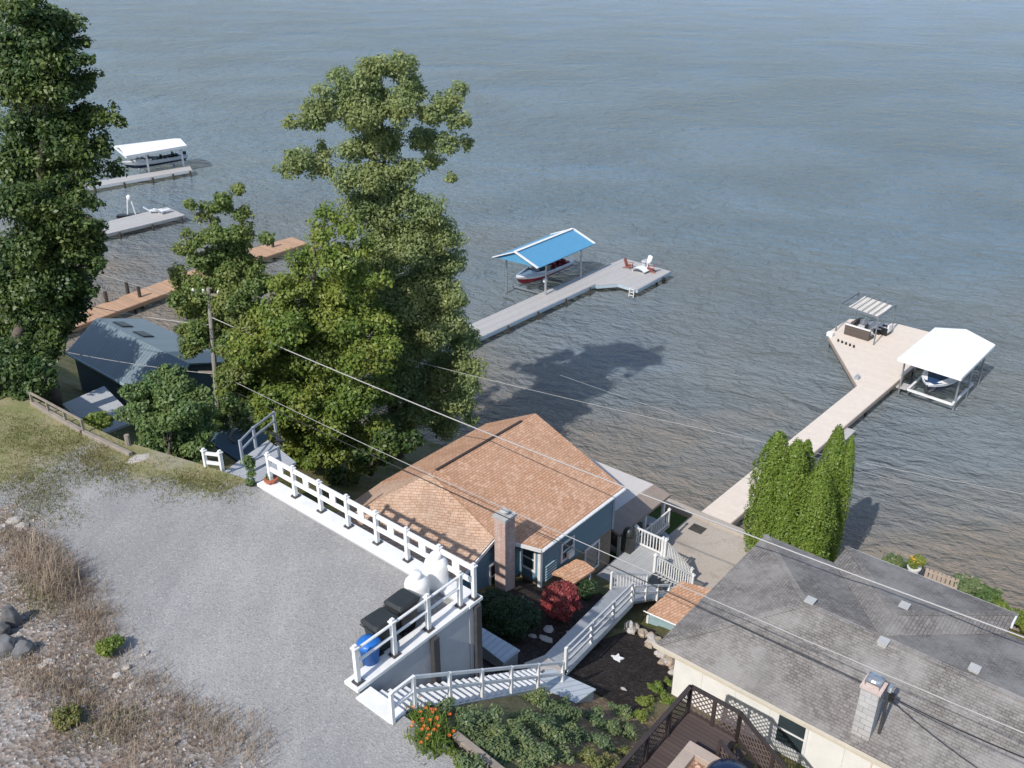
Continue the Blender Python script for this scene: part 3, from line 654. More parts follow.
def window(parent, a, b, z, w, h, face, mat=None, bars=(1, 1), name='window', gm=None, lab=None):
    """face 'b' looks along +b, 'a' looks back to the lot; (a,b,z) is the centre of the opening on the wall"""
    mat = mat or M['white']; u = UA if face == 'b' else UB; n = UB if face == 'b' else -UA; c = S(a, b, z); f = MB(); k = .09
    f.fbox(c-u*w/2-UZ*h/2, u, UZ, n, w, k, .06); f.fbox(c-u*w/2+UZ*(h/2-k), u, UZ, n, w, k, .06)
    f.fbox(c-u*w/2-UZ*(h/2-k), u, UZ, n, k, h-2*k, .06); f.fbox(c+u*(w/2-k)-UZ*(h/2-k), u, UZ, n, k, h-2*k, .06)
    fo = f.build('window' if name == 'window' else name, mat, parent)
    if lab: fo['label'] = lab
    g = MB(); g.fbox(c-u*(w/2-k)-UZ*(h/2-k), u, UZ, n, w-2*k, h-2*k, .02); g.build('pane', gm or M['glass'], fo)
    s = MB()
    if bars[1]: s.fbox(c-u*(w/2-k)-UZ*.025, u, UZ, n, w-2*k, .05, .045)
    if bars[0] > 1: s.fbox(c-u*.025-UZ*(h/2-k), u, UZ, n, .05, h-2*k, .042)
    if s.v: s.build('sash_bar', mat, fo)
    return fo
window(H, 25.9, bw, 6.35, .95, 1.0, 'b'); 
ac = MB(); ac.fbox(S(25.8, bw+.05, 5.95), UA, UB, UZ, .38, .16, .3); ac.build('air_conditioner', M['white'], H)
window(H, 27.85, bw-.03, 4.72, 1.15, 1.5, 'b', bars=(1, 0))
window(H, 18.9, -19.75, 5.75, 1.1, 1.3, 'b'); window(H, 20.3, -19.75, 5.9, .9, 1.3, 'b'); window(H, 22.4, -19.75, 6.5, .7, 1.3, 'b')
window(H, 24.05, -19.25, 6.65, .8, 1.2, 'a')
sh = MB()
for k in range(6): sh.fbox(S(24.35, bw+.02, 5.55+k*.14), UA, UZ, UB, .75, .06, .05)
sh.build('reflection_strips', M['lblue'], H)  # pale strips stand in for striped light reflected on the blue wall
# chimney
pc = at(505, 600, 5.4); pca = ab(pc); ctop = 0
v_ = (514-CY)/F; ctop = CAMH+(-sp-v_*cp)*pc.y/(cp-v_*sp)
ch = MB(); ch.sbox(pca[0]-.3, pca[0]+.3, pca[1]-.28, pca[1]+.28, 4.6, ctop-.12); co = ch.build('chimney', M['brick'], H, origin=S(pca[0], pca[1], 4.6))
cc = MB(); cc.sbox(pca[0]-.36, pca[0]+.36, pca[1]-.34, pca[1]+.34, ctop-.12, ctop); cc.lathe(S(pca[0], pca[1], ctop), [(.16, 0), (.16, .16), (.2, .16), (.1, .24)], 12); cc.build('chimney_cap', M['concl'], co)
print('chimney', pca, ctop)
# porch roof over the patio
bo = MB(); bo.slab([S(29.2, -25.5, 4.75), S(29.2, -19.9, 4.75), S(35.2, -19.9, 4.55), S(35.2, -25.5, 4.55)], .18); bo.build('porch_roof', M['flat'], H)
bo = MB(); bo.slab([S(30.5, -19.95, 4.74), S(30.6, -18.9, 4.35), S(35.3, -18.9, 4.3), S(35.2, -19.95, 4.55)], .14); bo.build('porch_eave', M['tanp'], H)
for aa, bb in ((30.9, -19.1), (33.2, -19.1), (35.0, -19.1), (35.0, -24.5)):
    m = MB(); m.sbox(aa-.07, aa+.07, bb-.07, bb+.07, 1.1, 4.3); m.build('porch_post', M['white'], H)
# small shingled porch roof by the red maple
hp = thing('side_porch', 'small brown shingled porch roof against the blue wall behind the crimson bush', 'porch', at(575, 590, 4.2))
Z = 5.9
A_ = [at(551, 573, Z-.15), at(576, 559, Z-.05), at(595, 569, Z-.35), at(573, 584, Z-.45)]
m = MB(); m.slab([A_[0], A_[0].lerp(A_[3], .45)+UZ*.12, A_[1].lerp(A_[2], .45)+UZ*.12, A_[1]], .1); m.build('roof', M['brown'], hp)
m = MB(); m.slab([A_[0].lerp(A_[3], .452)+UZ*.12, A_[3], A_[2], A_[1].lerp(A_[2], .452)+UZ*.12], .1); m.build('roof', M['brown'], hp)
for q in (A_[3], A_[2]):
    m = MB(); q2 = q.lerp(A_[0], .12)-UZ*.15; m.box(Vector((q2.x, q2.y, 3.6)), .1, .1, q2.z-3.6, -AZ, True); m.build('post', M['white'], hp)
# ================================================================ DECKS, RAMP, STAIRS BESIDE THE HOUSE
D = 3.6
dk = thing('side_deck', 'light grey deck along the lake end of the blue house', 'deck', S(28, -17.6, D))
m = MB(); m.sbox(25.9, 31.5, -18.55, -16.6, D-.14, D); m.build('deck_boards', M['deckg'], dk)
m = MB(); m.sbox(31.5, 35.2, -24.5, -18.75, D-1.2, D-1.06); m.build('lower_deck_boards', M['deckg'], dk)
for aa in (26.2, 28.5, 31.3):
    m = MB(); m.sbox(aa-.07, aa+.07, -16.9, -16.76, 1.2, D-.14); m.build('post', M['white'], dk)
rp = thing('ramp', 'long light grey boarded ramp from the garden slab up to the deck', 'ramp', at(556, 664, 7.0))
R0, R1, R2, R3 = at(544, 656, 7.9), at(567, 670, 7.9), at(633, 602, 5.0), at(611, 589, 5.0)
m = MB(); m.slab([R0, R1, R2, R3], .1); m.build('boards', M['deckr'], rp)
m = MB(); m.beam(R1-UZ*.12, R2-UZ*.12, .05, .16); m.beam(R0-UZ*.12, R3-UZ*.12, .05, .16); m.build('side_beam', M['white'], rp)
m = MB(); m.slab([R3, R2, at(668, 596, 3.7), at(648, 582, 3.62)], .12); m.build('landing', M['deckr'], rp)
railing('ramp_railing', 'white railing on the mulch side of the long grey ramp', [R1.lerp(R0, .06), R2.lerp(R3, .06)], .95, [3], M['white'], (.97, .62, .3), (.06, .09), .1, cap=False)
railing('landing_railing', 'white railing on the mulch side of the landing at the ramp top', [R2, at(668, 600, 3.6)], .85, [3], M['white'], (.97, .55), (.06, .1), .09, cap=False)
railing('cross_railing', 'white railing crossing between ramp top and deck near the stairs', [R3, at(646, 590, 3.7)], .9, [1], M['white'], (.97, .12), (.06, .1), .09, bal=.22, balw=.03, cap=False)
T0, T1 = at(655, 565, D), at(672, 579, 1.2); E0 = S(31.4, -18.5, D)
print('T0', ab(T0), 'T1', ab(T1))
T0 = S(31.4, -16.9, D); T1 = S(33.3, -16.95, 1.25)
railing('balustrade', 'white turned balustrade at the lake edge of the grey deck', [S(31.42, -18.5, D), S(31.42, -17.0, D)], .95, [1], M['white'], (.97, .1), (.07, .07), .12, bal=.16, balw=.05)
railing('balustrade', 'white sloping stair balustrade on the lake side, going down to the patio', [S(31.42, -16.85, D), S(33.1, -16.2, 1.22)], .95, [1], M['white'], (.97, .1), (.07, .07), .12, bal=.16, balw=.05)
B0, B1 = at(647, 578, D), at(690, 603, 1.3)
railing('balustrade', 'white sloping stair balustrade on the house side, above the small shingled shed', [S(30.1, -16.6, D), S(31.9, -15.5, 1.9)], .95, [1], M['white'], (.97, .1), (.07, .07), .12, bal=.16, balw=.05)
ss = thing('patio_steps', 'white steps between the two sloping balustrades down to the concrete patio', 'steps', S(32, -16, 1.2))
p0, p1, q0, q1 = S(31.35, -16.8, D), S(30.15, -16.6, D), S(33.05, -16.15, 1.3), S(31.85, -15.45, 1.3)
for k in range(12):
    f = k/12; g = (k+1)/12; m = MB(); zz = D-.2*(k+1)
    w = lambda x, y, f: Vector((x.x+(y.x-x.x)*f, x.y+(y.y-x.y)*f, zz))
    m.slab([w(p0, q0, f), w(p0, q0, g+.03), w(p1, q1, g+.03), w(p1, q1, f)], .05); m.build('tread', M['deckg'], ss)
railing('porch_railing', 'pale grey shaded railing at the edge of the covered porch', [S(31.6, -18.8, D-1.06), S(35.1, -18.8, D-1.06)], .95, [2], M['white'], (.97, .1), (.07, .07), .1, bal=.2, balw=.04)
# patio table and dark porch things
pt_ = at(657, 548, 1.2); tb = thing('round_table', 'round pale grey table on the patio beside the porch railing', 'table', pt_)
m = MB(); m.lathe(pt_+UZ*.7, [(.55, 0), (.58, .02), (.58, .05), (.55, .06)], 22); m.build('table_top', M['greyp'], tb)
m = MB(); m.lathe(pt_, [(.3, 0), (.28, .04), (.05, .07), (.04, .7)], 12); m.build('pedestal', M['black'], tb)
gq = S(30.7, -18.3, D); gr = thing('covered_grill', 'tall dark covered grill at the house corner under the porch roof', 'grill', gq)
m = MB(); m.sbox(30.45, 30.95, -18.75, -18.2, D, D+.9); m.build('cabinet', M['dgrey'], gr, bevel=.04); m = MB(); m.lathe(gq+UZ*.9-UB*.15, [(.3, 0), (.3, .2), (.2, .4), (.05, .45)], 14); m.build('hood', M['dgrey'], gr, smooth=True)
for k, (aa, lb2) in enumerate(((32.0, 'dark wicker armchair on the covered porch, nearer the steps'), (33.6, 'dark wicker armchair on the covered porch, nearer the lake'))):
    c = thing('porch_chair', lb2, 'chair', S(aa, -19.6, D-1.06)); z = D-1.06
    m = MB(); m.sbox(aa-.35, aa+.35, -19.95, -19.25, z+.1, z+.42); m.build('seat', M['wicker'], c, bevel=.03)
    m = MB(); m.sbox(aa-.35, aa+.35, -20.08, -19.95, z+.1, z+.9); m.build('backrest', M['wicker'], c, bevel=.03)
# blue shed with shingled roof
shd = thing('small_shed', 'light blue shed with a scalloped orange brown shingle roof beside the grey roofed house', 'shed', S(27.5, -13.8, 3))
q = [at(647, 611, 5.0), at(681, 581, 5.15), at(712, 589, 4.9), at(679, 625, 4.75)]
m = MB(); m.slab(q, .09); m.build('roof', M['brown'], shd)
c_ = sum(q, Vector())/4; qq = [Vector((c_.x+(p.x-c_.x)*.95, c_.y+(p.y-c_.y)*.95, 4.72)) for p in q]; m = MB(); m.slab(qq, 3.2); m.build('wall', M['lblue'], shd)
m = MB()
for k in range(9):
    p = q[0].lerp(q[3], (k+.5)/9); m.tube([p-UZ*.03-(UA*.03), p-UZ*.06-(UA*.06)], .22, 10)
m.build('scalloped_trim', M['white'], shd)
m = MB(); m.box(Vector((qq[0].x, qq[0].y, 2.8)), .1, .1, 1.92, -AZ, True); m.build('corner_board', M['white'], shd)
# ================================================================ HOUSE WITH GREY ROOF
G = thing('grey_roofed_house', 'cream house with a big weathered grey hip roof, nearest the camera on the right', 'house', S(25, 0, 5))
EZ = 9.0; g0 = ab(at(665, 648, EZ)); a_e0 = g0[0]; b_e = -11.1; a_e1 = ab(at(760, 535, EZ))[0]; a_e1 = 28.75; a_e0 = 20.75
am = (a_e0+a_e1)/2; RZ = EZ+.9; bR = b_e+3.3; bE = 14.0
c1, c2, c3a, c4 = S(a_e0, b_e, EZ), S(a_e1, b_e, EZ), S(a_e0, bE, EZ), S(a_e1, bE, EZ); r1_, r2_ = S(am, bR, RZ), S(am, bE, RZ)
# lakeward wing
wL = ab(at(846, 548, EZ)); wR = ab(at(1017, 613, EZ)); print('wing', wL, wR)
a_w = (wL[0]+wR[0])/2; bw0, bw1 = wL[1], wR[1]; bm = (bw0+bw1)/2; hw = (bw1-bw0)/2; slope = (RZ-EZ)/(am-a_e0); zw = RZ-.005
ap = S(26.2, bm, zw); av = am
m = MB(); m.slab([c1, r1_, c2], .12); m.build('roof', M['gray'], G)
m = MB(); m.slab([c1, c3a, r2_, r1_], .12); m.build('roof', M['gray'], G)
m = MB(); m.slab([c2, r1_, r2_, c4], .12); m.build('roof', M['gray'], G)
w1, w2 = S(a_w, bw0, EZ+.03), S(a_w, bw1, EZ+.03); k1, k2 = S(a_e1+.0, bw0, EZ+.03), S(a_e1+.0, bw1, EZ+.03); kv = S(av, bm, zw+.03); ap = ap+UZ*.03
m = MB(); m.slab([w1, ap, w2], .12); m.build('wing_roof', M['gray'], G)
m = MB(); m.slab([w1, k1, kv, ap], .12); m.build('wing_roof', M['gray'], G)
m = MB(); m.slab([w2, ap, kv, k2], .12); m.build('wing_roof', M['gray'], G)
cpn = MB()
for p, q_ in ((c1, r1_), (c2, r1_), (r1_, r2_), (w1, ap), (w2, ap)): cpn.beam(p+UZ*.01, q_+UZ*.004, .24, .016)
M['rcap'] = shingle('grey_ridge_caps', (.27, .26, .25, 1), (.32, .31, .305, 1), (.39, .38, .37, 1), .22, .12, .7); cpn.build('ridge_cap', M['gray'], G)
m = MB(); m.sbox(a_e0+.5, a_e1-.5, b_e+.45, bE-.5, 2.0, EZ-.13); m.build('wall', M['cream'], G)
m = MB(); m.sbox(a_e1-.5, a_w-.5, bw0+.5, bw1-.5, 1.0, EZ-.13); m.build('wing_wall', M['cream'], G)
m = MB(); m.beam(S(a_e0-.02, b_e-.05, EZ-.1), S(a_e0-.02, bE, EZ-.1), .05, .17); m.beam(S(a_e0-.1, b_e-.05, EZ-.03), S(a_e0-.1, bE, EZ-.03), .12, .1); m.build('gutter', M['trim'], G)
m = MB(); m.beam(S(a_w+.03, bw0, EZ-.08), S(a_w+.03, bw1, EZ-.08), .05, .16); m.beam(S(a_w, bw1+.03, EZ-.06), S(a_e1+.6, bw1+.03, EZ-.06), .06, .2); m.build('fascia', M['white'], G)
m = MB(); m.sbox(a_e0+.05, a_e0+.5, b_e+.1, bE, EZ-.16, EZ-.135); m.build('soffit', M['trim'], G)
# roof vents, chimney, service mast
def on_roof(px, py):
    lo, hi = EZ-.2, RZ+.4
    best = None
    for i in range(200):
        z = hi-(hi-lo)*i/199; P = at(px, py, z); a, b = ab(P)
        zr_ = EZ+slope*min(a-a_e0, a_e1-a) if a < a_e1 else -9; zr_ = min(zr_, EZ+(RZ-EZ)*(b-b_e)/3.3, RZ)
        zw_ = min(EZ+(zw-EZ)/hw*min(b-bw0, bw1-b), EZ+(a_w-a)/(a_w-26.2)*(zw-EZ)) if bw0 < b < bw1 and a > av else -9
        zz = max(zr_, zw_)
        if best is None or abs(zz-z) < best[0]: best = (abs(zz-z), P, zz)
    return Vector((best[1].x, best[1].y, best[2]))
for px, py in ((810, 600), (883, 641), (904, 605), (974, 668)):
    P = on_roof(px, py+3); m = MB(); m.box(P-UZ*.03, .26, .28, .13, -AZ, True); m.box(P+UZ*.1, .32, .36, .04, -AZ, True); m.build('roof_vent', M['concl'], G)
P = on_roof(860, 736); Pa = ab(P); v_ = (688-CY)/F; zc = CAMH+(-sp-v_*cp)*P.y/(cp-v_*sp); print('gchim', Pa, P.z, zc)
m = MB(); m.sbox(Pa[0]-.02, Pa[0]+.5, Pa[1]-.26, Pa[1]+.26, P.z-.4, zc-.12); co = m.build('chimney', M['block'], G)
m = MB(); m.sbox(Pa[0]-.06, Pa[0]+.54, Pa[1]-.3, Pa[1]+.3, zc-.12, zc-.04); m.build('chimney_band', M['brick'], co)
m = MB(); m.sbox(Pa[0]+.02, Pa[0]+.46, Pa[1]-.22, Pa[1]+.22, zc+.12, zc+.17); m.lathe(S(Pa[0]+.24, Pa[1], zc+.17), [(.22, 0), (.18, .06), (.05, .1)], 10)
for da_, db_ in ((.04, -.2), (.44, -.2), (.04, .2), (.44, .2)): m.sbox(Pa[0]+da_-.01, Pa[0]+da_+.01, Pa[1]+db_-.01, Pa[1]+db_+.01, zc-.04, zc+.12)
m.build('chimney_cap', M['metal'], co)
P = on_roof(879, 733); v_ = (692-CY)/F; zm = CAMH+(-sp-v_*cp)*P.y/(cp-v_*sp)
sm = thing('service_mast', 'dark electrical service mast standing on the grey roof beside the pale chimney', 'mast', P)
m = MB(); m.tube([P-UZ*.2, Vector((P.x, P.y, zm))], .045, 10); m.build('pipe', M['steel'], sm)
MT = Vector((P.x, P.y, zm))
m = MB(); m.tube([MT, MT+UZ*.1+UA*.05, MT+UZ*.12+UA*.18, MT+UZ*.02+UA*.24], .07, 8); m.build('weatherhead', M['metal'], sm)
m = MB(); m.box(MT-UZ*.25+UB*.1, .16, .12, .24, -AZ, True); m.tube([MT-UZ*.3-UB*.1, MT-UZ*.3+UB*.25], .03, 6); m.build('insulator', M['black'], sm)
# front wall details
fw = a_e0+.5
pw = at(790, 732, 7.9); window(G, fw, ab(pw)[1], 7.75, 1.05, 1.35, 'a', M['white'], (1, 1))
p_ = at(833, 752, 7.6)
for bb in (-4.0, -2.6, -1.3, 0.2):
    m = MB(); m.fbox(S(fw, bb, 6.5), UB, UZ, -UA, .05, 2.2, .03); m.build('batten', M['trim'], G)
# ================================================================ DARK DECK WITH LATTICE
DD = 10.0
dl = thing('dark_deck', 'dark brown boarded deck with lattice railings beside the cream wall', 'deck', S(16, -8, DD-1.5))
d1, d2, d3, d4 = at(688, 712, DD), at(712, 716, DD), at(676, 790, DD), at(628, 790, DD)
print('deckd', [tuple(round(x, 1) for x in ab(p)) for p in (d1, d2, d3, d4)])
aL, bL0 = ab(d1); bL1 = bL0+1.55
m = MB(); m.sbox(11.8, aL, bL0, bL1, DD-.12, DD); m.build('deck_boards', M['deckd'], dl)
for aa in (aL-.1, aL-2.2, aL-4.3):
    for bb in (bL0+.08, bL1-.08): m = MB(); m.sbox(aa-.06, aa+.06, bb-.06, bb+.06, 7.0, DD-.12); m.build('post', M['dwood'], dl)
def lattice(parent, p, q, zb0, zb1, h, diag=.17, name='lattice_panel'):
    """diagonal slats between p and q (site xy), bottom heights zb0/zb1"""
    p = Vector((p.x, p.y, 0)); q = Vector((q.x, q.y, 0)); L = (q-p).length; u = (q-p)/L; m = MB(); w = .035; n_ = u.cross(UZ)
    k = -h
    def pt(s, t): return p+u*s+UZ*(zb0+(zb1-zb0)*s/L+t)
    while k < L:
        s0 = max(0, k); t0 = s0-k; s1 = min(L, k+h); t1 = s1-k
        if s1-s0 > .03: m.beam(pt(s0, t0), pt(s1, t1), .012, w, n_)if False else m.beam(pt(s0, t0)+n_*.006, pt(s1, t1)+n_*.006, w, .01, n_)
        s0b, t0b = max(0, k), h-(max(0, k)-k); s1b, t1b = min(L, k+h), h-(min(L, k+h)-k)
        if s1b-s0b > .03: m.beam(pt(s0b, t0b)-n_*.008, pt(s1b, t1b)-n_*.008, w, .01, n_)
        k += diag
    m.build(name, M['lattice'], parent)
def lattice_rail(label, p, q, z0, z1, h, n, name='lattice_railing'):
    p = Vector(p); q = Vector(q); t = thing(name, label, 'railing', Vector((p.x, p.y, z0)))
    m = MB(); a = Vector((p.x, p.y, z0+h)); b = Vector((q.x, q.y, z1+h)); m.beam(a, b, .13, .05); m.build('top_rail', M['dwood'], t)
    m = MB(); m.beam(a-UZ*(h-.08), b-UZ*(h-.08), .06, .08); m.build('bottom_rail', M['dwood'], t)
    for i in range(n+1):
        f = i/n; c = Vector((p.x+(q.x-p.x)*f, p.y+(q.y-p.y)*f, z0+(z1-z0)*f)); m = MB(); m.box(c-UZ*.1, .1, .1, h+.1, -AZ, True); m.build('post', M['dwood'], t)
    lattice(t, p, q, z0+.12, z1+.12, h-.16)
lattice_rail('dark lattice railing on the garden side of the dark brown deck', S(aL, bL0, 0), S(12.2, bL0, 0), DD, DD, 1.0, 5)
lattice_rail('dark lattice railing across the wall end of the dark brown deck', S(aL, bL0, 0), S(aL, bL1, 0), DD, DD, 1.0, 2)
lattice_rail('dark lattice railing sloping down beside the cream wall to the door step', S(aL, bL1, 0), S(aL+.1, bL1+3.2, 0), DD, 7.55, 1.0, 3)
lattice_rail('dark lattice railing on the near side of the descending deck stairs', S(aL-1.15, bL1, 0), S(aL-1.05, bL1+3.1, 0), DD, 7.6, .9, 3)
dst = thing('deck_stairs', 'dark brown stairs going down between two lattice railings to the door step', 'stairs', S(aL-.6, bL1, 7.5))
for k in range(11):
    b = bL1+.05+k*.28; z = DD-.22*(k+1); m = MB(); m.sbox(aL-1.08, aL-.05, b, b+.3, z-.04, z); m.build('tread', M['deckd'], dst)
m = MB(); m.sbox(aL-1.1, a_e0+.5, bL1+3.1, bL1+7.5, 7.2, 7.5); m.build('door_step', M['tanp'])
tag(bpy.data.objects['door_step'], 'brown paved step below the window of the cream wall', 'step')
# planter at the bottom edge
wp0, wp1, wp2 = at(687, 742, 10.6), at(758, 772, 10.6), at(660, 800, 10.6)
pl = thing('planter_box', 'pale tan walled planter with red gravel at the bottom edge beside the dark deck', 'planter', at(700, 768, 9.6))
n0, b0 = ab(at(690, 740, 10.55)); print('planter', n0, b0)
bP = b0
for (A0, A1, B0_, B1_) in ((n0-.35, n0, b0, b0+3.4), (n0-3.2, n0-.352, b0, b0+.35), (n0-3.2, n0-.352, b0+3.05, b0+3.4)):
    m = MB(); m.sbox(A0, A1, B0_, B1_, 8.5, 10.55); m.build('wall', M['sandf'], pl, bevel=.015)
m = MB(); m.sbox(n0-3.2, n0-.35, b0+.35, b0+3.05, 8.5, 10.35); m.build('gravel_fill', M['rmulch'], pl)
kp = at(728, 792, 10.15); kt = thing('kettle_grill', 'dark blue grey domed kettle grill lid at the bottom edge in the planter', 'grill', kp-UZ*.05)
m = MB(); m.lathe(kp, [(.2, .0), (.55, .25), (.62, .4)], 24); m.build('bowl', M['black'], kt, smooth=True)
m = MB(); m.lathe(kp, [(.66, .41), (.64, .5), (.5, .64), (.25, .72), (.001, .74)], 24); m.build('lid', M['gel_navy'], kt, smooth=True)
# ================================================================ COTTAGE ON THE LEFT
K = thing('blue_cottage', 'shaded grey blue cottage with ribbed metal roof and two skylights under the trees', 'cottage', S(22, -51, 4))
kz = 7.6; kr0, kr1 = at(97, 318, kz), at(187, 364, kz); ra = (ab(kr0)[0]+ab(kr1)[0])/2; kb0, kb1 = ab(kr0)[1], ab(kr1)[1]
kn = at(58, 346, 5.9); kn2 = at(122, 386, 5.9); na = (ab(kn)[0]+ab(kn2)[0])/2
print('cottage', ra, kb0, kb1, na)
Q = [S(na, kb0-.1, 5.9), S(na, kb1+.6, 5.9), S(ra, kb1, kz), S(ra, kb0, kz)]
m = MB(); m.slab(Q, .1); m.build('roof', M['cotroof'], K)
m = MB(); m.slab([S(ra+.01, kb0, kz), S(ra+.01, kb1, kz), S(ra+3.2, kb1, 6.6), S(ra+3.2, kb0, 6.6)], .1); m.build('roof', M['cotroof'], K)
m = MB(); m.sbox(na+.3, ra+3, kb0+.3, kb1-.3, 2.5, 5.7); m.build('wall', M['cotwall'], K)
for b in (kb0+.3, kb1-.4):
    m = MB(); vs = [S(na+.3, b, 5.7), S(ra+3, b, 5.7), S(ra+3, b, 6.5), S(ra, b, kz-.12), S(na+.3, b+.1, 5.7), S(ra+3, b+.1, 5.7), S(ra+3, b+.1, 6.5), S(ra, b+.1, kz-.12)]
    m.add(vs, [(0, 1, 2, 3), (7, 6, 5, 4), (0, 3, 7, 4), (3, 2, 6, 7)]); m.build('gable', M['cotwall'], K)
for px, py in ((121, 325), (144, 334)):
    c = at(px, py, 7.35); a, b = ab(c); a = ra+.9; z = kz-.9*.31
    m = MB(); m.slab([S(a-.35, b-.65, z+.17), S(a-.35, b+.65, z+.17), S(a+.35, b+.65, z-.03), S(a+.35, b-.65, z-.03)], .12); so = m.build('skylight', M['dgrey'], K)
    m = MB(); m.slab([S(a-.28, b-.58, z+.175), S(a-.28, b+.58, z+.175), S(a+.28, b+.58, z+.0), S(a+.28, b-.58, z+.0)], .03); m.build('pane', M['skylight'], so)
m = MB(); m.beam(Q[1]-UZ*.05, Q[2]-UZ*.05, .06, .16); m.beam(Q[0]-UZ*.05, Q[1]-UZ*.05, .06, .14); m.build('fascia', M['lblue'], K)
P = at(112, 345, 6.8); m = MB(); m.tube([P-UZ*.4, P+UZ*.25], .09, 10); m.build('flue_pipe', M['steel'], K)
kd = thing('cottage_deck', 'grey deck in front of the shaded cottage with a dirt path beside it', 'deck', at(100, 420, 6.0))
kz2 = 7.3; e1, e2, e3, e4 = at(62, 404, kz2), at(104, 386, kz2), at(138, 420, kz2), at(96, 436, kz2)
m = MB(); m.slab([e1, e2, e3, e4], .12); m.build('deck_boards', M['deckr'], kd)
railing('rail_fence', 'low weathered single rail fence above the timber edging by the cottage', [at(33, 404, 12.75), at(84, 432, 12.75)], .55, [3], M['wood'], (.95,), (.06, .08), .09, cap=False)
# entry deck under the trees, its deep shade painted by the dark siding colour
ed = MB(); ed.slab([at(207, 440, 10.2), at(232, 412, 10.2), at(268, 436, 10.2), at(240, 462, 10.2)], .12); tag(ed.build('entry_deck', M['cotwall']), 'grey deck beside the ivy covered bush, deep shade put into its dark colour', 'deck')
# ---- timber edging along the grassy strip
for p, q, lb in (((32, 403), (82, 432), 'weathered timber edging along the grassy strip, from the big tree to the green weed clump'), ((84, 433), (131, 455), 'weathered timber edging along the grassy strip, ending at the grey stump post')):
    m = MB(); A, B = at(p[0], p[1], 12.75), at(q[0], q[1], 12.75); m.beam(A, B, .18, .22); m.beam(A+UA*.3-UZ*.25, B+UA*.3-UZ*.25, .18, .3); tag(m.build('timber_edging', M['wood'], bevel=.02), lb, 'edging')
P = at(130, 452, 12.4); m = MB(); m.tube([P-UZ*.2, P+UZ*.75], .12, 8, r1=.1); tag(m.build('stump_post', M['wood']), 'stubby grey weathered post at the end of the timber edging', 'post')
P = at(138, 460, 12.65); m = MB(); m.rock(P, .55, .3, .12, 5); tag(m.build('flat_stone', M['rockp']), 'pale flat stone lying on the grassy strip beside the stump post', 'stone')
# ================================================================ DOCKS
def dock(name, label, poly, z, bm, fm, th=.14, fh=.28, legs=(), legm=None, legr=.08):
    t = thing(name, label, 'dock', Vector((poly[0].x, poly[0].y, 0)))
    m = MB(); m.slab([Vector((p.x, p.y, z)) for p in poly], .05); m.build('deck_boards', bm, t)
    m = MB(); c = sum((Vector((p.x, p.y, 0)) for p in poly), Vector())/len(poly)
    n = len(poly)
    for i in range(n):
        p, q = poly[i], poly[(i+1) % n]; d = (q-p); d.z = 0
        m.beam(Vector((p.x, p.y, z-.06-fh/2)), Vector((q.x, q.y, z-.06-fh/2)), .06, fh)
    m.build('fascia', fm, t)
    for p in legs: 
        m = MB(); m.tube([Vector((p.x, p.y, -2.6)), Vector((p.x, p.y, z-.06))], legr, 8); m.build('leg', legm or M['pile'], t)
    return t
def inset(p, q, f, off): 
    d = (q-p); d.z = 0; nrm = d.normalized().cross(UZ); return p.lerp(q, f)+nrm*off
Zd = .85
mp = [at(x, y, Zd) for x, y in ((487, 317), (546, 290.6), (623.6, 258.3), (670.9, 271.2), (637.6, 289.5), (623.6, 285.2), (618.2, 283.5), (596.7, 285.2), (595.7, 283.7), (489, 332.5))]
ext = (mp[0]-mp[1]).normalized()*19; s0 = mp[0]+ext; s9 = mp[9]+ext
poly = [s0]+mp[1:9]+[s9]
lg = [inset(s9, mp[8], f, .1) for f in (.35, .5, .62, .74, .86, .97)]+[inset(s0, mp[2], f, -.15) for f in (.3, .5, .7, .9)]+[mp[3].lerp(mp[4], .35)+Vector((-.2, .1, 0)), mp[4]+Vector((-.2, .2, 0))]
MD = dock('boat_dock', 'long light grey dock with an angled end platform beside the blue roofed boat lift', poly, Zd, M['deckw'], M['fascia'], legs=lg)
m = MB(); P = mp[4].lerp(mp[5], .35); 
for s in (-.25, .25): m.tube([P+UA*-.1+UB*s+UZ*.0, P-UA*.25+UB*s-UZ*1.2], .04, 6)
for k in range(4): m.tube([P-UA*.15-UB*.25-UZ*(.1+.3*k), P-UA*.15+UB*.25-UZ*(.1+.3*k)], .035, 6)
m.build('ladder', M['white'], MD)
m = MB(); P = mp[3].lerp(mp[4], .25); m.lathe(P-UZ*.75+Vector((.1, -.1, 0)), [(.12, 0), (.18, .1), (.18, .5), (.12, .6)], 10); m.build('fender', M['black'], MD)
# right sand coloured dock
rpx = [(697.3, 514.9), (857.4, 385.6), (828.8, 336.5), (830, 331), (849, 318.8), (896.7, 323.6), (949, 337), (725.5, 527.8)]
rp_ = [at(x, y, Zd+.05) for x, y in rpx]
# straighten the long right-hand side along the site axis
RD = dock('boat_dock', 'long sand coloured dock leading out to the platform with pergola and white boat canopy', rp_, Zd+.05, M['decks'], M['sandf'],
 legs=[inset(rp_[7], rp_[6], f, -.15) for f in (.15, .3, .42, .55, .68, .8, .93)]+[inset(rp_[0], rp_[1], f, .15) for f in (.3, .6, .95)]+[rp_[2]+UB*.2, rp_[4]+UB*.3-UA*.2])
def step_box(px, py, L, Wd, z, lb):
    P = at(px, py, z); m = MB(); a, b = ab(P); m.sbox(a-L/2, a+L/2, b-Wd/2, b+Wd/2, z-.12, z); t = thing('swim_step', lb, 'step', Vector((P.x, P.y, -.5))); m.build('boards', M['deckw'], t)
    m = MB()
    for da_ in (-L*.4, L*.4): m.sbox(a+da_-.05, a+da_+.05, b-.05, b+.05, -2.6, z-.12)
    m.build('leg', M['pile'], t)
step_box(843, 436, 2.6, .7, .6, 'low weathered wooden step fixed beside the sand dock near the thuja trees')
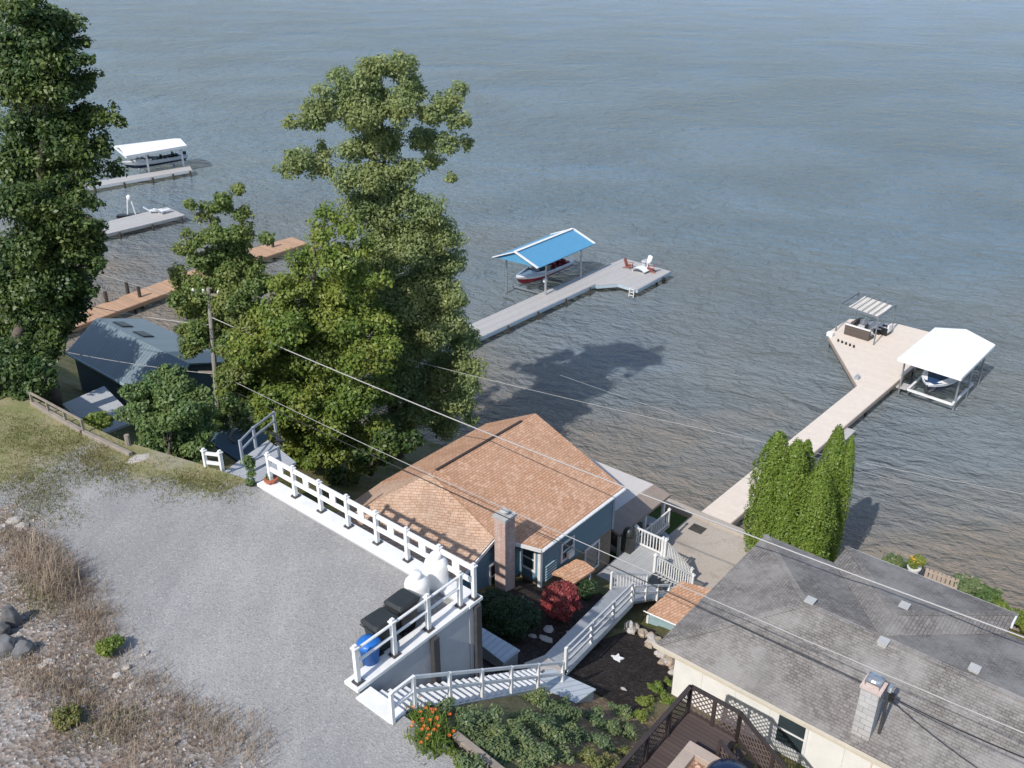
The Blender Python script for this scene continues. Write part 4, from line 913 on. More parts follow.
step_box(902, 385, .9, .9, .55, 'small low wooden step between the sand dock and the canopied blue boat')
# small row of dark cleats
for k in range(5):
    P = at(838+k*3.9, 341.5+k*1.5, Zd+.05); c = thing('dock_light', 'small dark peg in the row on the sand dock beside the wicker sofa', 'peg', P, 'row of dark pegs on the sand dock')
    m = MB(); m.box(P, .12, .12, .2, 0, True); m.build('peg', M['black'], c)
P = at(857, 379, Zd+.05); m = MB(); m.box(P, .3, .4, .25, -AZ, True); m.tube([P+UZ*.25, P+UZ*.45], .04); tag(m.build('power_pedestal', M['greyp']), 'small grey power pedestal at the inner corner of the sand dock', 'pedestal')
P = at(830, 336, Zd+.05); m = MB(); m.box(P+UZ*.0, .5, .4, .35, -AZ, True); tag(m.build('storage_box', M['white'], bevel=.02), 'white storage box on the outer left corner of the sand dock', 'box')
# far left docks
lp = [at(x, y, Zd) for x, y in ((84, 241), (113, 223), (168, 206.5), (185, 215), (88, 238.5))]
e_ = (lp[4]-lp[3]).normalized()*22; lp2 = [lp[1], lp[2], lp[3], lp[4]+e_, lp[4]+e_+UA*1.8]
in1 = at(111, 228, Zd)
poly = [at(110, 226.5, Zd), at(107, 221.5, Zd), at(167, 207, Zd), at(185, 215, Zd), lp[4]+e_, at(92, 232, Zd)+e_]
dock('boat_dock', 'pale weathered dock with white lounge chairs at its end, on the far left', poly, Zd, M['deckw'], M['deckw'], legs=[inset(poly[4], poly[3], f, .3) for f in (.5, .62, .75, .87, .98)], legr=.12)
bp = [at(x, y, Zd) for x, y in ((112, 300), (246, 250), (292, 237), (308, 243), (256, 260), (118, 309))]
e2_ = (bp[0]-bp[1]).normalized()*14
BD = dock('boat_dock', 'red brown wooden dock with dark pilings behind the green trees', [bp[0]+e2_]+bp[1:5]+[bp[5]+e2_], Zd, M['deckb'], M['deckb'], legs=[inset(bp[5], bp[4], f, .1) for f in (.1, .4, .7)], legr=.12)
for px, py, h in ((128, 292, 1.0), (140, 297, 1.0), (171, 278, 1.0), (184, 284, 1.0), (107, 302, 1), (273, 247, 1.0)):
    P = at(px, py, Zd); m = MB(); m.tube([Vector((P.x, P.y, -2.6)), Vector((P.x, P.y, Zd+h))], .16, 9); m.build('piling', M['pile'] if px != 184 else M['deckb'], BD)
# ================================================================ BOATS
def boat(name, label, P, ang, L, B, hullm, stripem, cockm, seatm, seats=2, wind=True, outb=True, cover=None, Hh=1.0, split=.55):
    t = thing(name, label, 'boat', P); t.rotation_euler = (0, 0, ang)
    def half(f): return B/2*(1-max(0, (f-.5)/.5)**2.4)*(.94+.06*min(1, f*4))
    NS = 15; fs = [i/(NS-1) for i in range(NS)]
    def sec(f, z):   # z in 0..1 of section height
        w = max(.03, half(f)); sh = Hh*(.8+.28*f*f); k = [.0, .62, .84, .95, 1.0]; zz = [0, .3, .55, .8, 1.0]
        rise = Hh*.5*max(0, (f-.72)/.28)**2
        y = np.interp(z, zz, k)*w; x = f*L-(1-z)*L*.07*max(0, (f-.6)/.4)
        return x, y, rise*(1-z)+sh*z
    def strip(z0, z1, nm, mat, n=3):
        m = MB(); zs = [z0+(z1-z0)*i/n for i in range(n+1)]; vs = []; f_ = []
        for s in (1, -1):
            o = len(vs)
            for f in fs:
                for z in zs: x, y, zz = sec(f, z); vs.append((x-L/2, s*y, zz))
            for i in range(NS-1):
                for j in range(n):
                    q = (o+i*(n+1)+j, o+(i+1)*(n+1)+j, o+(i+1)*(n+1)+j+1, o+i*(n+1)+j+1); f_.append(q[::-1] if s == 1 else q)
        m.v = [Vector(v) for v in vs]; m.f = f_
        # transom
        o = len(m.v); tr = [sec(0, z) for z in zs]
        m.v += [Vector((-L/2, y, z)) for x, y, z in tr]+[Vector((-L/2, -y, z)) for x, y, z in tr]
        for j in range(n): m.f.append((o+j, o+n+1+j, o+n+2+j, o+j+1)[::-1])
        return m.build(nm, mat, t, origin=(0, 0, 0), smooth=True) if False else lbuild(m, nm, mat, t)
    def lbuild(m, nm, mat, par, smooth=True):
        me = bpy.data.meshes.new(nm); me.from_pydata([tuple(v) for v in m.v], [], m.f); me.materials.append(mat); me.uv_layers.new()
        for p in me.polygons: p.use_smooth = smooth
        o = bpy.data.objects.new(nm, me); C.objects.link(o); o.parent = par; return o
    strip(0, split, 'hull', stripem); strip(split, 1.0, 'topsides', hullm)
    # gunwale deck with a recessed cockpit
    m = MB(); out = []; inn = []
    for f in fs:
        x, y, z = sec(f, 1.0); out.append((x-L/2, y, z+.01))
    c0, c1 = .06, .58
    for f in fs:
        g = min(max(f, c0), c1); w = max(.03, half(g))*.78*(1 if f < c1+.001 else 1); x, y, z = sec(f, 1.0); inn.append((min(max(f, c0), c1)*L-L/2, w, z+.03))
    n = len(out)
    for s in (1, -1):
        o = len(m.v); m.v += [Vector((x, s*y, z)) for x, y, z in out]+[Vector((x, s*y, z)) for x, y, z in inn]
        for i in range(n-1): q = (o+i, o+i+1, o+n+i+1, o+n+i); m.f.append(q if s == -1 else q[::-1])
    # foredeck and aft deck
    fi = [i for i, f in enumerate(fs) if f >= c1]; i0 = fi[0]
    o = len(m.v); k = len(fi)
    for i in fi: x, y, z = out[i]; m.v += [Vector((x, y, z+.012)), Vector((x, 0, z+.07)), Vector((x, -y, z+.012))]
    for j in range(k-1):
        a_ = o+3*j; m.f += [(a_, a_+3, a_+4, a_+1)[::-1], (a_+1, a_+4, a_+5, a_+2)[::-1]]
    zc = Hh*.82; m.add([(-L/2, B*.45, zc), (-L/2+c0*L, B*.45, zc), (-L/2+c0*L, -B*.45, zc), (-L/2, -B*.45, zc)], [(3, 2, 1, 0)])
    lbuild(m, 'deck', hullm, t, False)
    m = MB(); x0, x1 = -L/2+c0*L, -L/2+(c1+.01)*L; w = B*.4; zt_ = Hh*.85; zb = Hh*.45
    m.add([(x0, w, zb), (x1, w*.95, zb), (x1, -w*.95, zb), (x0, -w, zb), (x0, w, zt_), (x1, w*.95, zt_), (x1, -w*.95, zt_), (x0, -w, zt_)], [(0, 1, 2, 3), (0, 4, 5, 1), (1, 5, 6, 2), (2, 6, 7, 3), (3, 7, 4, 0)])
    lbuild(m, 'cockpit', cockm, t, False)
    if cover:
        m = MB(); zz = Hh*.98; m.v = []; 
        g = [f for f in fs if f <= .93]; o = 0
        for f in g: w = half(f)*.84; s_ = Hh*(.84+.28*f*f); m.v += [Vector((f*L-L/2, w, s_)), Vector((f*L-L/2, 0, s_+.1)), Vector((f*L-L/2, -w, s_))]
        for j in range(len(g)-1): a_ = 3*j; m.f += [(a_, a_+3, a_+4, a_+1)[::-1], (a_+1, a_+4, a_+5, a_+2)[::-1]]
        lbuild(m, 'cockpit_cover', cover, t, True)
    for i in range(seats):
        for s in (-1, 1):
            m = MB(); x = -L/2+L*(.16+.2*i); y = s*B*.2; m.box((x, y, zb), .5, .5, .35, 0, True); m.box((x-.25, y, zb+.3), .14, .5, .5, 0, True); lbuild(m, 'seat', seatm, t, False)
    m = MB(); m.box((-L/2+L*.09, 0, zb), .5, B*.72, .5, 0, True); lbuild(m, 'bench_seat', seatm, t, False)
    if wind:
        m = MB(); xw = -L/2+L*.56; zz = Hh*.95; pts = [(-.55, B*.42), (.0, B*.38), (.35, B*.18), (.4, 0), (.35, -B*.18), (.0, -B*.38), (-.55, -B*.42)]
        for p, q in zip(pts[:-1], pts[1:]):
            m.add([(xw+p[0], p[1], zz), (xw+q[0], q[1], zz), (xw+q[0]-.22, q[1]*.94, zz+.42), (xw+p[0]-.22, p[1]*.94, zz+.42)], [(0, 1, 2, 3)])
        lbuild(m, 'windshield', M['glass'], t, False)
        m = MB(); 
        for p, q in zip(pts[:-1], pts[1:]): m.tube([(xw+p[0]-.22, p[1]*.94, zz+.42), (xw+q[0]-.22, q[1]*.94, zz+.42)], .025, 6)
        lbuild(m, 'windshield_frame', M['metal'], t, False)
    if outb:
        m = MB(); m.box((-L/2-.28, 0, Hh*.6), .42, .36, .6, 0, True); m.box((-L/2-.25, 0, -.1), .16, .12, .75, 0, True); lbuild(m, 'outboard_motor', M['black'], t, False)
    return t
def heading(p, q): return math.atan2(q.y-p.y, q.x-p.x)
# --- blue roofed lift
zR, zE = 4.9, 3.9
n_r, f_r = at(515, 252, zR), at(573, 228.8, zR); n_e, f_e = at(538, 268.3, zE), at(594, 243.3, zE)
vA = (f_r-n_r); off = (n_r-n_e); off = Vector((off.x, off.y, 0)); n_w = Vector((n_r.x, n_r.y, zE))+off; f_w = Vector((f_r.x, f_r.y, zE))+off
BL = thing('boat_lift', 'boat lift with a bright blue gabled roof and white edges beside the grey dock', 'boat lift', Vector((n_r.x, n_r.y, 0)))
f_e = Vector((n_e.x+vA.x, n_e.y+vA.y, zE))
m = MB(); m.slab([n_r, n_e, f_e, f_r], .06); m.build('roof', M['bluem'], BL); m = MB(); m.slab([n_r-UZ*.005, f_r-UZ*.005, f_w, n_w], .06); m.build('roof', M['bluem'], BL)
m = MB(); u = vA.normalized()
for p, q in ((n_e, n_r), (n_r, n_w), (f_e, f_r), (f_r, f_w)): m.beam(p+UZ*.02, q+UZ*.02, .26, .07)
m.beam(n_r+UZ*.045, f_r+UZ*.045, .34, .05); m.build('edge_trim', M['white'], BL)
m = MB(); m.add([n_e+u*.12, n_r+u*.12-UZ*.1, n_w+u*.12, n_e+u*.16, n_r+u*.16-UZ*.1, n_w+u*.16], [(0, 1, 2), (5, 4, 3)]); m.build('gable_panel', M['bluem'], BL)
for e0, e1 in ((n_e, f_e), (n_w, f_w)):
    for f in (.18, .8):
        p = e0.lerp(e1, f); p = p.lerp(Vector((n_r.x+vA.x*f, n_r.y+vA.y*f, p.z)), .12); m = MB(); m.tube([Vector((p.x, p.y, -2.6)), Vector((p.x, p.y, zE+.05))], .09, 8); m.build('post', M['metal'], BL)
ctr = n_r.lerp(f_r, .5)
for f in (.3, .7):
    p = n_e.lerp(f_e, f); q = n_w.lerp(f_w, f); m = MB(); m.beam(Vector((p.x, p.y, .35)), Vector((q.x, q.y, .35)), .12, .12); m.build('cradle_beam', M['metal'], BL)
bpos = at(541, 278, .6); hd = heading(f_r, n_r)
boat('motorboat', 'white and red motorboat with maroon seats hanging under the blue roofed lift', Vector((bpos.x, bpos.y, .6)), hd, 8.0, 2.5, M['gel_white'], M['gel_red'], M['greyc'], M['redc'], 2, True, False, None, 1.05, .74)
P = at(545, 291, Zd); m = MB(); m.tube([P, P+UZ*1.1], .05, 8); m.lathe(P+UZ*.9, [(.2, 0), (.2, .25), (.05, .35)], 10); tag(m.build('lift_winch', M['white']), 'white lift winch post on the grey dock edge beside the red boat', 'winch')
# --- white canopy lift on the right
zc_, zp_ = 3.1, 3.65
NL, NR, FR = at(898, 358, zc_), at(961.5, 378, zc_), at(995.4, 344.6, zc_); FL = NL+(FR-NR); ax = (FR-NR).normalized()
pn_, pf_ = NL.lerp(NR, .5)+ax*1.3, FL.lerp(FR, .5); pn_ = Vector((pn_.x, pn_.y, zp_)); pf_ = Vector((pf_.x, pf_.y, zp_))
CL_ = thing('boat_lift', 'boat lift with a large plain white canvas canopy beside the sand dock', 'boat lift', Vector((NL.x, NL.y, 0)))
m = MB(); m.slab([NL, pn_, pf_, FL], .04); m.slab([NR, FR, pf_, pn_], .04); m.slab([NL, NR, pn_], .04); m.build('canopy', M['canvas'], CL_)
m = MB()
for p, q in ((NL, NR), (NR, FR), (FL, NL)): m.beam(p-UZ*.12, q-UZ*.12, .03, .22)
m.build('valance', M['canvas'], CL_)
m = MB(); m.add([FL, FR, pf_], [(0, 1, 2)]); m.v += [v-ax*.04 for v in m.v[:3]]; m.f.append((5, 4, 3)); m.build('gable_panel', M['canvas'], CL_)
wv_ = (NR-NL).normalized(); Lc = (FR-NR).length; Wc_ = (NR-NL).length
for s in (.06, .94):
    for f in (.12, .5, .86):
        p = NL+wv_*Wc_*s+ax*Lc*f; m = MB(); m.tube([Vector((p.x, p.y, -2.6)), Vector((p.x, p.y, zc_-.05+.3*(s > 1)))], .07, 8); m.build('post', M['metal'], CL_)
fz = .75; m = MB(); q0, q1 = NL+wv_*1.0+ax*.5, NR-wv_*.3+ax*.5; q2, q3 = q1+ax*4.4, q0+ax*4.4
for p, q in ((q0, q1), (q1, q2), (q2, q3), (q3, q0)): m.beam(Vector((p.x, p.y, fz)), Vector((q.x, q.y, fz)), .16, .14)
m.build('lift_frame', M['white'], CL_)
bc = (q0+q1)/2+ax*2.2; boat('motorboat', 'navy and white motorboat with dark blue cover under the white canvas canopy', Vector((bc.x, bc.y, .95)), heading(FR, NR), 6.8, 2.4, M['gel_white'], M['gel_navy'], M['navy'], M['navy'], 1, False, True, M['navy'], 1.05, .82)
# --- far left lift
zl1 = 3.6
L0, L1, L2, L3 = at(114, 146, zl1), at(126, 156, zl1), at(187, 145.5, zl1), at(175, 138.5, zl1)
LL = thing('boat_lift', 'boat lift with a flat white roof at the far left of the lake', 'boat lift', Vector((L1.x, L1.y, 0)))
rm0, rm1 = L0.lerp(L1, .5)+UZ*.5, L3.lerp(L2, .5)+UZ*.5
m = MB(); m.slab([L0, rm0, rm1, L3], .1); m.slab([L1, L2, rm1, rm0], .1); m.build('roof', M['canvas'], LL)
m = MB(); m.beam(L1-UZ*.15, L2-UZ*.15, .08, .35); m.beam(L0-UZ*.15, L3-UZ*.15, .08, .35); m.beam(L1-UZ*.15, L0-UZ*.15, .08, .35); m.build('edge_trim', M['white'], LL)
for e0, e1 in ((L1, L2), (L0, L3)):
    for f in (.32, .9):
        p = e0.lerp(e1, f)+(L0-L1)*(.05 if e0 is L1 else -.05); m = MB(); m.tube([Vector((p.x, p.y, -2.6)), Vector((p.x, p.y, zl1))], .15, 8); m.build('post', M['white'], LL)
dp = [at(116, 178, Zd), at(190, 166, Zd), at(192, 170, Zd), at(118, 183, Zd)]; e3_ = (dp[0]-dp[1]).normalized()*9
dock('boat_dock', 'narrow white dock alongside the far left boat lift', [dp[0]+e3_, dp[1], dp[2], dp[3]+e3_], Zd, M['deckw'], M['white'], legs=[inset(dp[3]+e3_, dp[2], f, .2) for f in (.3, .5, .7, .85, .98)], legr=.14)
bpos = at(154, 166, .9); boat('motorboat', 'white motorboat with dark trim under the far left flat roofed lift', Vector((bpos.x, bpos.y, .9)), heading(L2, L1), 9.4, 2.9, M['gel_white'], M['gel_navy'], M['greyc'], M['black'], 2, True, True, None, 1.2)
# personal lift with a white capped wheel, dark floating cradle
P = at(132, 215, .3); lf = thing('small_watercraft_lift', 'small dark watercraft cradle with a white hand wheel post behind the pale dock', 'lift', Vector((P.x, P.y, 0)))
m = MB(); m.box((P.x, P.y, .1), 3.4, .9, .3, math.radians(10), True); m.build('cradle', M['black'], lf)
for dx in (-.5, .5): m = MB(); m.tube([Vector((P.x+dx, P.y, .3)), Vector((P.x+dx*.4, P.y, 2.2))], .09, 7); m.build('post', M['white'], lf)
m = MB(); m.lathe(Vector((P.x, P.y, 2.0)), [(.1, 0), (.26, .15), (.26, .6), (.1, .75)], 12); m.build('motor_cap', M['white'], lf, smooth=True)
# ================================================================ FURNITURE ON THE DOCKS
def local(nm, m, mat, par):
    me = bpy.data.meshes.new(nm); me.from_pydata([tuple(v) for v in m.v], [], m.f); me.materials.append(mat); me.uv_layers.new()
    o = bpy.data.objects.new(nm, me); C.objects.link(o); o.parent = par; return o
def adirondack(P, ang, label, mat, group=None):
    t = thing('adirondack_chair', label, 'chair', P, group); t.rotation_euler = (0, 0, ang)
    m = MB()
    for k in range(5): m.beam((.35-.14*k, -.28, .40-.035*k), (.35-.14*k, .28, .40-.035*k), .11, .03)
    local('seat', m, mat, t); m = MB()
    for k in range(5): y = -.24+.12*k; m.beam((-.2, y, .28), (-.55, y*1.15, 1.05+.05*(2-abs(k-2))), .1, .03, Vector((1, 0, 0)))
    local('backrest', m, mat, t)
    for s in (-1, 1):
        m = MB(); m.beam((.42, s*.36, .62), (-.4, s*.36, .56), .13, .03); local('arm', m, mat, t)
        m = MB(); m.beam((.36, s*.33, 0), (.36, s*.33, .61), .06, .1); local('leg', m, mat, t); m = MB(); m.beam((.36, s*.31, .36), (-.6, s*.31, .03), .04, .12); local('leg', m, mat, t)
    t.scale = (.85, .85, .85); return t
adirondack(at(628.5, 268, Zd), math.radians(-35), 'red brown slatted chair at the upper left corner of the grey dock platform', M['redw'])
adirondack(at(651, 272, Zd), math.radians(160), 'red brown slatted chair at the right side of the grey dock platform', M['redw'])
adirondack(at(647, 265.5, Zd), math.radians(-140), 'white slatted chair behind the low table on the grey dock platform', M['gel_white'])
P = at(640, 272, Zd); t = thing('low_table', 'low white rounded table between the chairs on the grey dock platform', 'table', P); t.rotation_euler = (0, 0, -AZ)
m = MB(); m.v = []; 
for k in range(7):
    x = -.8+1.6*k/6; z = .5-.25*abs(k-3)/3*abs(k-3)/3; m.v += [Vector((x, -.5, z)), Vector((x, .5, z))]
for k in range(6): m.f.append((2*k, 2*k+2, 2*k+3, 2*k+1))
m.v += [Vector((v.x, v.y, v.z-.04)) for v in m.v[:14]]
for k in range(6): m.f.append((14+2*k+1, 14+2*k+3, 14+2*k+2, 14+2*k))
local('table_top', m, M['gel_white'], t)
for sx in (-.6, .6):
    for sy in (-.4, .4): m = MB(); m.tube([(sx, sy, 0), (sx, sy, .34)], .03); local('leg', m, M['gel_white'], t)
P = at(644, 266, Zd); t = thing('side_table', 'small pale lilac side table behind the low white table', 'table', P)
m = MB(); m.lathe((0, 0, .42), [(.3, 0), (.32, .03), (.3, .05)], 14); local('table_top', m, M['cush'], t); m = MB(); m.lathe((0, 0, 0), [(.2, 0), (.18, .42)], 10); local('pedestal', m, M['cush'], t)
# white loungers on the far left dock
def lounger(P, ang, label):
    t = thing('lounge_chair', label, 'lounge chair', P); t.rotation_euler = (0, 0, ang)
    m = MB(); m.beam((-.6, 0, .36), (.9, 0, .36), .62, .06); local('seat', m, M['gel_white'], t); m = MB(); m.beam((-.58, 0, .36), (-1.2, 0, .85), .62, .06); local('backrest', m, M['gel_white'], t)
    for sx in (-.5, .8):
        for sy in (-.26, .26): m = MB(); m.tube([(sx, sy, 0), (sx, sy, .34)], .03); local('leg', m, M['gel_white'], t)
lounger(at(155, 213, Zd), math.radians(20), 'white lounge chair on the pale dock, farther from its end')
lounger(at(164, 213.5, Zd), math.radians(60), 'white lounge chair on the pale dock, nearer its end and the ladder side')
# pergola
M['pgrey'] = paint('slate_grey_metal', (.16, .18, .2, 1), .5, .1)
pc4 = [at(835.5, 331, Zd+.05), at(872.5, 345, Zd+.05), at(891, 331.5, Zd+.05)]; pc4.append(pc4[0]+(pc4[2]-pc4[1]))
PG = thing('pergola', 'grey metal pergola with a pale beige slatted shade over the dock sofa', 'pergola', pc4[0]); hP = 2.35
pc4[1] = at(873.5, 345, Zd+.05)
for p in pc4: m = MB(); m.box(p, .09, .09, hP, -AZ, True); m.build('post', M['pgrey'], PG)
tp = [p+UZ*hP for p in pc4]
for i in range(4): m = MB(); m.beam(tp[i], tp[(i+1) % 4], .06, .1); m.build('beam', M['pgrey'], PG)
for k in range(1, 7): m = MB(); f = k/7; m.beam(tp[0].lerp(tp[1], f)+UZ*.1, tp[3].lerp(tp[2], f)+UZ*.1, .04, .06); m.build('rafter', M['pgrey'], PG)
m = MB()
for k in range(5):
    f0, f1 = .2+.15*k, .2+.15*k+.138; aa, bb, cc_, dd = [tp[0].lerp(tp[1], f) for f in (f0, f1)]+[tp[3].lerp(tp[2], f) for f in (f1, f0)]
    aa, bb, cc_, dd = aa.lerp(dd, .03), bb.lerp(cc_, .03), cc_.lerp(bb, .1), dd.lerp(aa, .1)
    mid0, mid1 = aa.lerp(dd, .5)-UZ*.07, bb.lerp(cc_, .5)-UZ*.07
    m.slab([aa-UZ*.01, bb-UZ*.01, mid1, mid0], .015); m.slab([mid0, mid1, cc_-UZ*.01, dd-UZ*.01], .015)
m.build('shade', paint('beige_shade_cloth', (.72, .67, .59, 1), .8, .05), PG)
# sofa sectional
sfa = at(851, 337.5, Zd+.05); s1_, s2_ = at(843.5, 334, Zd+.05), at(868, 341.5, Zd+.05); zz = Zd+.05
so = thing('wicker_sofa', 'brown wicker sectional sofa with pale cushions under the pergola', 'sofa', sfa)
ud = (s2_-s1_).normalized(); vd = Vector((-ud.y, ud.x, 0)); Ls = (s2_-s1_).length
m = MB(); m.fbox(s1_, ud, vd, UZ, Ls, .22, .85); m.build('backrest', M['wicker'], so, bevel=.02); m = MB(); m.fbox(s1_+vd*.22, ud, vd, UZ, Ls, .75, .3); m.build('seat_base', M['wicker'], so, bevel=.02)
m = MB(); m.fbox(s1_+UZ*.86-vd*.01, ud, vd, UZ, Ls, .24, .05); m.build('top_edge', M['cushw'], so)
for k in range(3): m = MB(); m.fbox(s1_+vd*.24+ud*(.06+k*(Ls-.1)/3)+UZ*.3, ud, vd, UZ, (Ls-.1)/3-.03, .7, .15); m.build('cushion', M['cush'], so, bevel=.03)
m = MB(); m.fbox(s1_+vd*.98, ud, vd, UZ, .25, 1.5, .8); m.build('arm', M['wicker'], so, bevel=.02); m = MB(); m.fbox(s1_+vd*.98+ud*.26, ud, vd, UZ, .8, 1.5, .42); m.build('chaise', M['cush'], so, bevel=.03)
def armchair(P, ang, label, backm):
    t = thing('wicker_armchair', label, 'chair', P); t.rotation_euler = (0, 0, ang)
    m = MB(); m.box((0, 0, .05), .75, .75, .32, 0, True); local('base', m, M['wicker'], t); m = MB(); m.box((0.03, 0, .38), .6, .6, .13, 0, True); local('cushion', m, M['cush'], t)
    m = MB(); m.box((-.36, 0, .3), .12, .62, .65, 0, True); local('backrest', m, backm, t)
    for s in (-1, 1): m = MB(); m.box((0, s*.36, .05), .75, .1, .6, 0, True); local('arm', m, M['black'], t)
armchair(at(861, 331.5, zz), math.atan2(-vd.y, -vd.x)+.15, 'armchair with pale back cushion on the far side of the pergola', M['cush'])
armchair(at(884, 334, zz), math.atan2(-ud.y, -ud.x), 'wicker armchair with white cushion at the lake end of the pergola', M['cushw'])
P = at(877, 333.5, zz); t = thing('fire_table', 'small dark table between the sofa and the white cushioned armchair', 'table', P); m = MB(); m.box((0, 0, 0), .5, .5, .5, -AZ, True); local('base', m, M['black'], t); m = MB(); m.box((0, 0, .5), .62, .62, .05, -AZ, True); local('table_top', m, M['cush'], t)
# ================================================================ TREES
make_tree('shade_tree', 'tall grey green tree with an open spreading top in the middle of the shore', 392, [
 (372, 68, 17), (352, 85, 20), (335, 75, 12), (330, 100, 17), (312, 118, 17), (295, 122, 11), (360, 115, 24), (388, 70, 14), (406, 62, 13), (412, 88, 18), (395, 110, 22), (428, 112, 16), (446, 105, 16), (458, 92, 11), (462, 122, 14), (448, 145, 15), (468, 143, 9), (425, 140, 18),
 (380, 145, 22), (355, 150, 18), (318, 150, 13), (300, 160, 13), (285, 170, 10), (325, 172, 14), (345, 178, 16), (375, 180, 22), (405, 172, 17), (435, 165, 12), (452, 178, 8), (300, 166, 12), (312, 160, 13), (292, 172, 10), (318, 108, 12), (455, 100, 12), (350, 95, 16), (370, 95, 18),
 (370, 215, 26), (400, 205, 22), (430, 212, 20), (445, 235, 20), (415, 245, 28), (385, 255, 28), (450, 265, 18), (430, 285, 26), (455, 300, 18), (400, 300, 28), (440, 325, 26), (462, 340, 20), (410, 345, 28), (470, 370, 17), (445, 375, 24), (465, 400, 20), (425, 405, 24), (445, 425, 16), (470, 420, 8), (395, 385, 26), (395, 425, 18)],
 46.5, M['leafA'], leaf=.145, dens=.52, trunk=.42, spread=1.1)
make_tree('shade_tree', 'broad yellow green tree in front of the tall grey green tree', 306, [
 (330, 215, 12), (318, 235, 16), (345, 230, 16), (305, 262, 18), (335, 262, 22), (365, 250, 14), (290, 285, 18), (320, 295, 24), (355, 290, 24), (380, 280, 14), (270, 312, 20), (300, 325, 26), (340, 325, 28), (375, 320, 20), (390, 345, 16), (255, 345, 24), (290, 355, 28), (330, 362, 28), (365, 362, 24), (250, 378, 22), (280, 388, 26), (315, 398, 26), (350, 398, 24), (378, 392, 18), (268, 418, 18), (296, 430, 20), (325, 432, 22), (355, 430, 16), (330, 455, 16), (300, 452, 14), (350, 450, 12), (375, 425, 12), (240, 405, 14), (245, 430, 13), (262, 442, 14), (282, 455, 15), (310, 463, 14), (335, 470, 13), (360, 462, 15), (385, 452, 16), (405, 445, 13), (228, 392, 13), (345, 445, 18), (372, 445, 14), (250, 350, 20, -2), (285, 330, 22, -2), (270, 400, 20, -2), (300, 410, 22, -2.5), (330, 420, 20, -2)],
 42.5, M['leafB'], leaf=.165, dens=.5, trunk=.4, spread=1.0)
make_tree('shade_tree', 'slender small leaved green tree left of the yellow green tree, rising beside the utility pole', 232, [
 (236, 190, 8), (226, 208, 12), (243, 215, 11), (205, 212, 12), (190, 205, 7), (215, 232, 15), (240, 240, 14), (195, 240, 14), (183, 250, 9), (225, 258, 18), (250, 262, 15), (200, 262, 14), (266, 240, 9), (262, 285, 16), (235, 285, 20), (208, 290, 18), (192, 310, 16), (225, 312, 20), (250, 318, 18), (200, 335, 16), (230, 345, 18), (186, 330, 10), (190, 352, 10), (240, 370, 18), (228, 388, 16), (175, 300, 9), (245, 345, 18), (250, 400, 15), (222, 330, 18), (180, 275, 10), (215, 268, 16), (235, 232, 13), (222, 200, 9), (228, 300, 20, -1.5), (245, 320, 18, -1.5), (235, 350, 18, -1.5), (232, 375, 18, -1.5), (240, 400, 17, -1.5), (222, 415, 13, -1), (238, 425, 13, -1), (222, 275, 15, -1), (252, 285, 16, -1), (195, 345, 14, 1), (198, 300, 16, 1), (185, 285, 12, 1)],
 43.5, M['leafE'], leaf=.15, dens=.8, trunk=.15, spread=.8)
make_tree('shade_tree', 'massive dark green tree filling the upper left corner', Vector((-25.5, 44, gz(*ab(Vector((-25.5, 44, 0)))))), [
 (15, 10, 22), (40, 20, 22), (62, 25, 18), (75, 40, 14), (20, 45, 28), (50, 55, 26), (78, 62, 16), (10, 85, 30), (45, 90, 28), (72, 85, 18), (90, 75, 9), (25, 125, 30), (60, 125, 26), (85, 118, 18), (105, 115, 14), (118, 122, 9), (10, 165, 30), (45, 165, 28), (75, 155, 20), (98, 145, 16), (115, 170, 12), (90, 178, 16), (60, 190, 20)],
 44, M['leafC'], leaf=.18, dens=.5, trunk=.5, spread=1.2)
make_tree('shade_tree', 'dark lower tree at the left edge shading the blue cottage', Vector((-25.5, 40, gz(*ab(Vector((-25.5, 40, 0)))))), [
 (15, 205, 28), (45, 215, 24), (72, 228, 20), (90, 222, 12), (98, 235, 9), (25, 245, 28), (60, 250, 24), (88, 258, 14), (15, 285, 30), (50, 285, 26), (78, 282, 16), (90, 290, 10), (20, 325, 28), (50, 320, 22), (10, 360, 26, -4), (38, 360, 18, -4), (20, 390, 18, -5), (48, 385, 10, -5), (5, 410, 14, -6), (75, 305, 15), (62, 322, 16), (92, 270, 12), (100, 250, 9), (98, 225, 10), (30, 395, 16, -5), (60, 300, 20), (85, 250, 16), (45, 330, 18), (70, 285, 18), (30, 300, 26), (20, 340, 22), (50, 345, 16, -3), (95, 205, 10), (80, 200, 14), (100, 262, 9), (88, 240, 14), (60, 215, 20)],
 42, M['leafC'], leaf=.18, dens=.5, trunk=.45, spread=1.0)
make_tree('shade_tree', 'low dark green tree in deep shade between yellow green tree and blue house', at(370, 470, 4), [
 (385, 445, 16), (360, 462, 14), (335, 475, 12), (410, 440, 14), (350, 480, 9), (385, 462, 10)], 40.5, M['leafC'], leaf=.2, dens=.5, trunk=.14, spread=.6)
def world_tree(name, label, base, cl, mat, leaf, dens, trunk):
    base = Vector(base); t = thing(name, label, 'tree', base); P, N = clump_points(cl, dens, leaf); cards('crown', P, N, leaf, mat, t)
    m = MB(); top = Vector(cl[0][0]); m.tube([base-UZ*.3, base.lerp(top, .5)+UB*.3, top], [trunk, trunk*.7, trunk*.2], 9)
    for c, r in cl: m.tube([base.lerp(top, .45+.3*random.random()), Vector(c)], [trunk*.3, .03], 6)
    m.build('trunk', M['bark'], t, smooth=True)
bx = Vector((-34.5, 40, gz(*ab(Vector((-34.5, 40, 0))))))
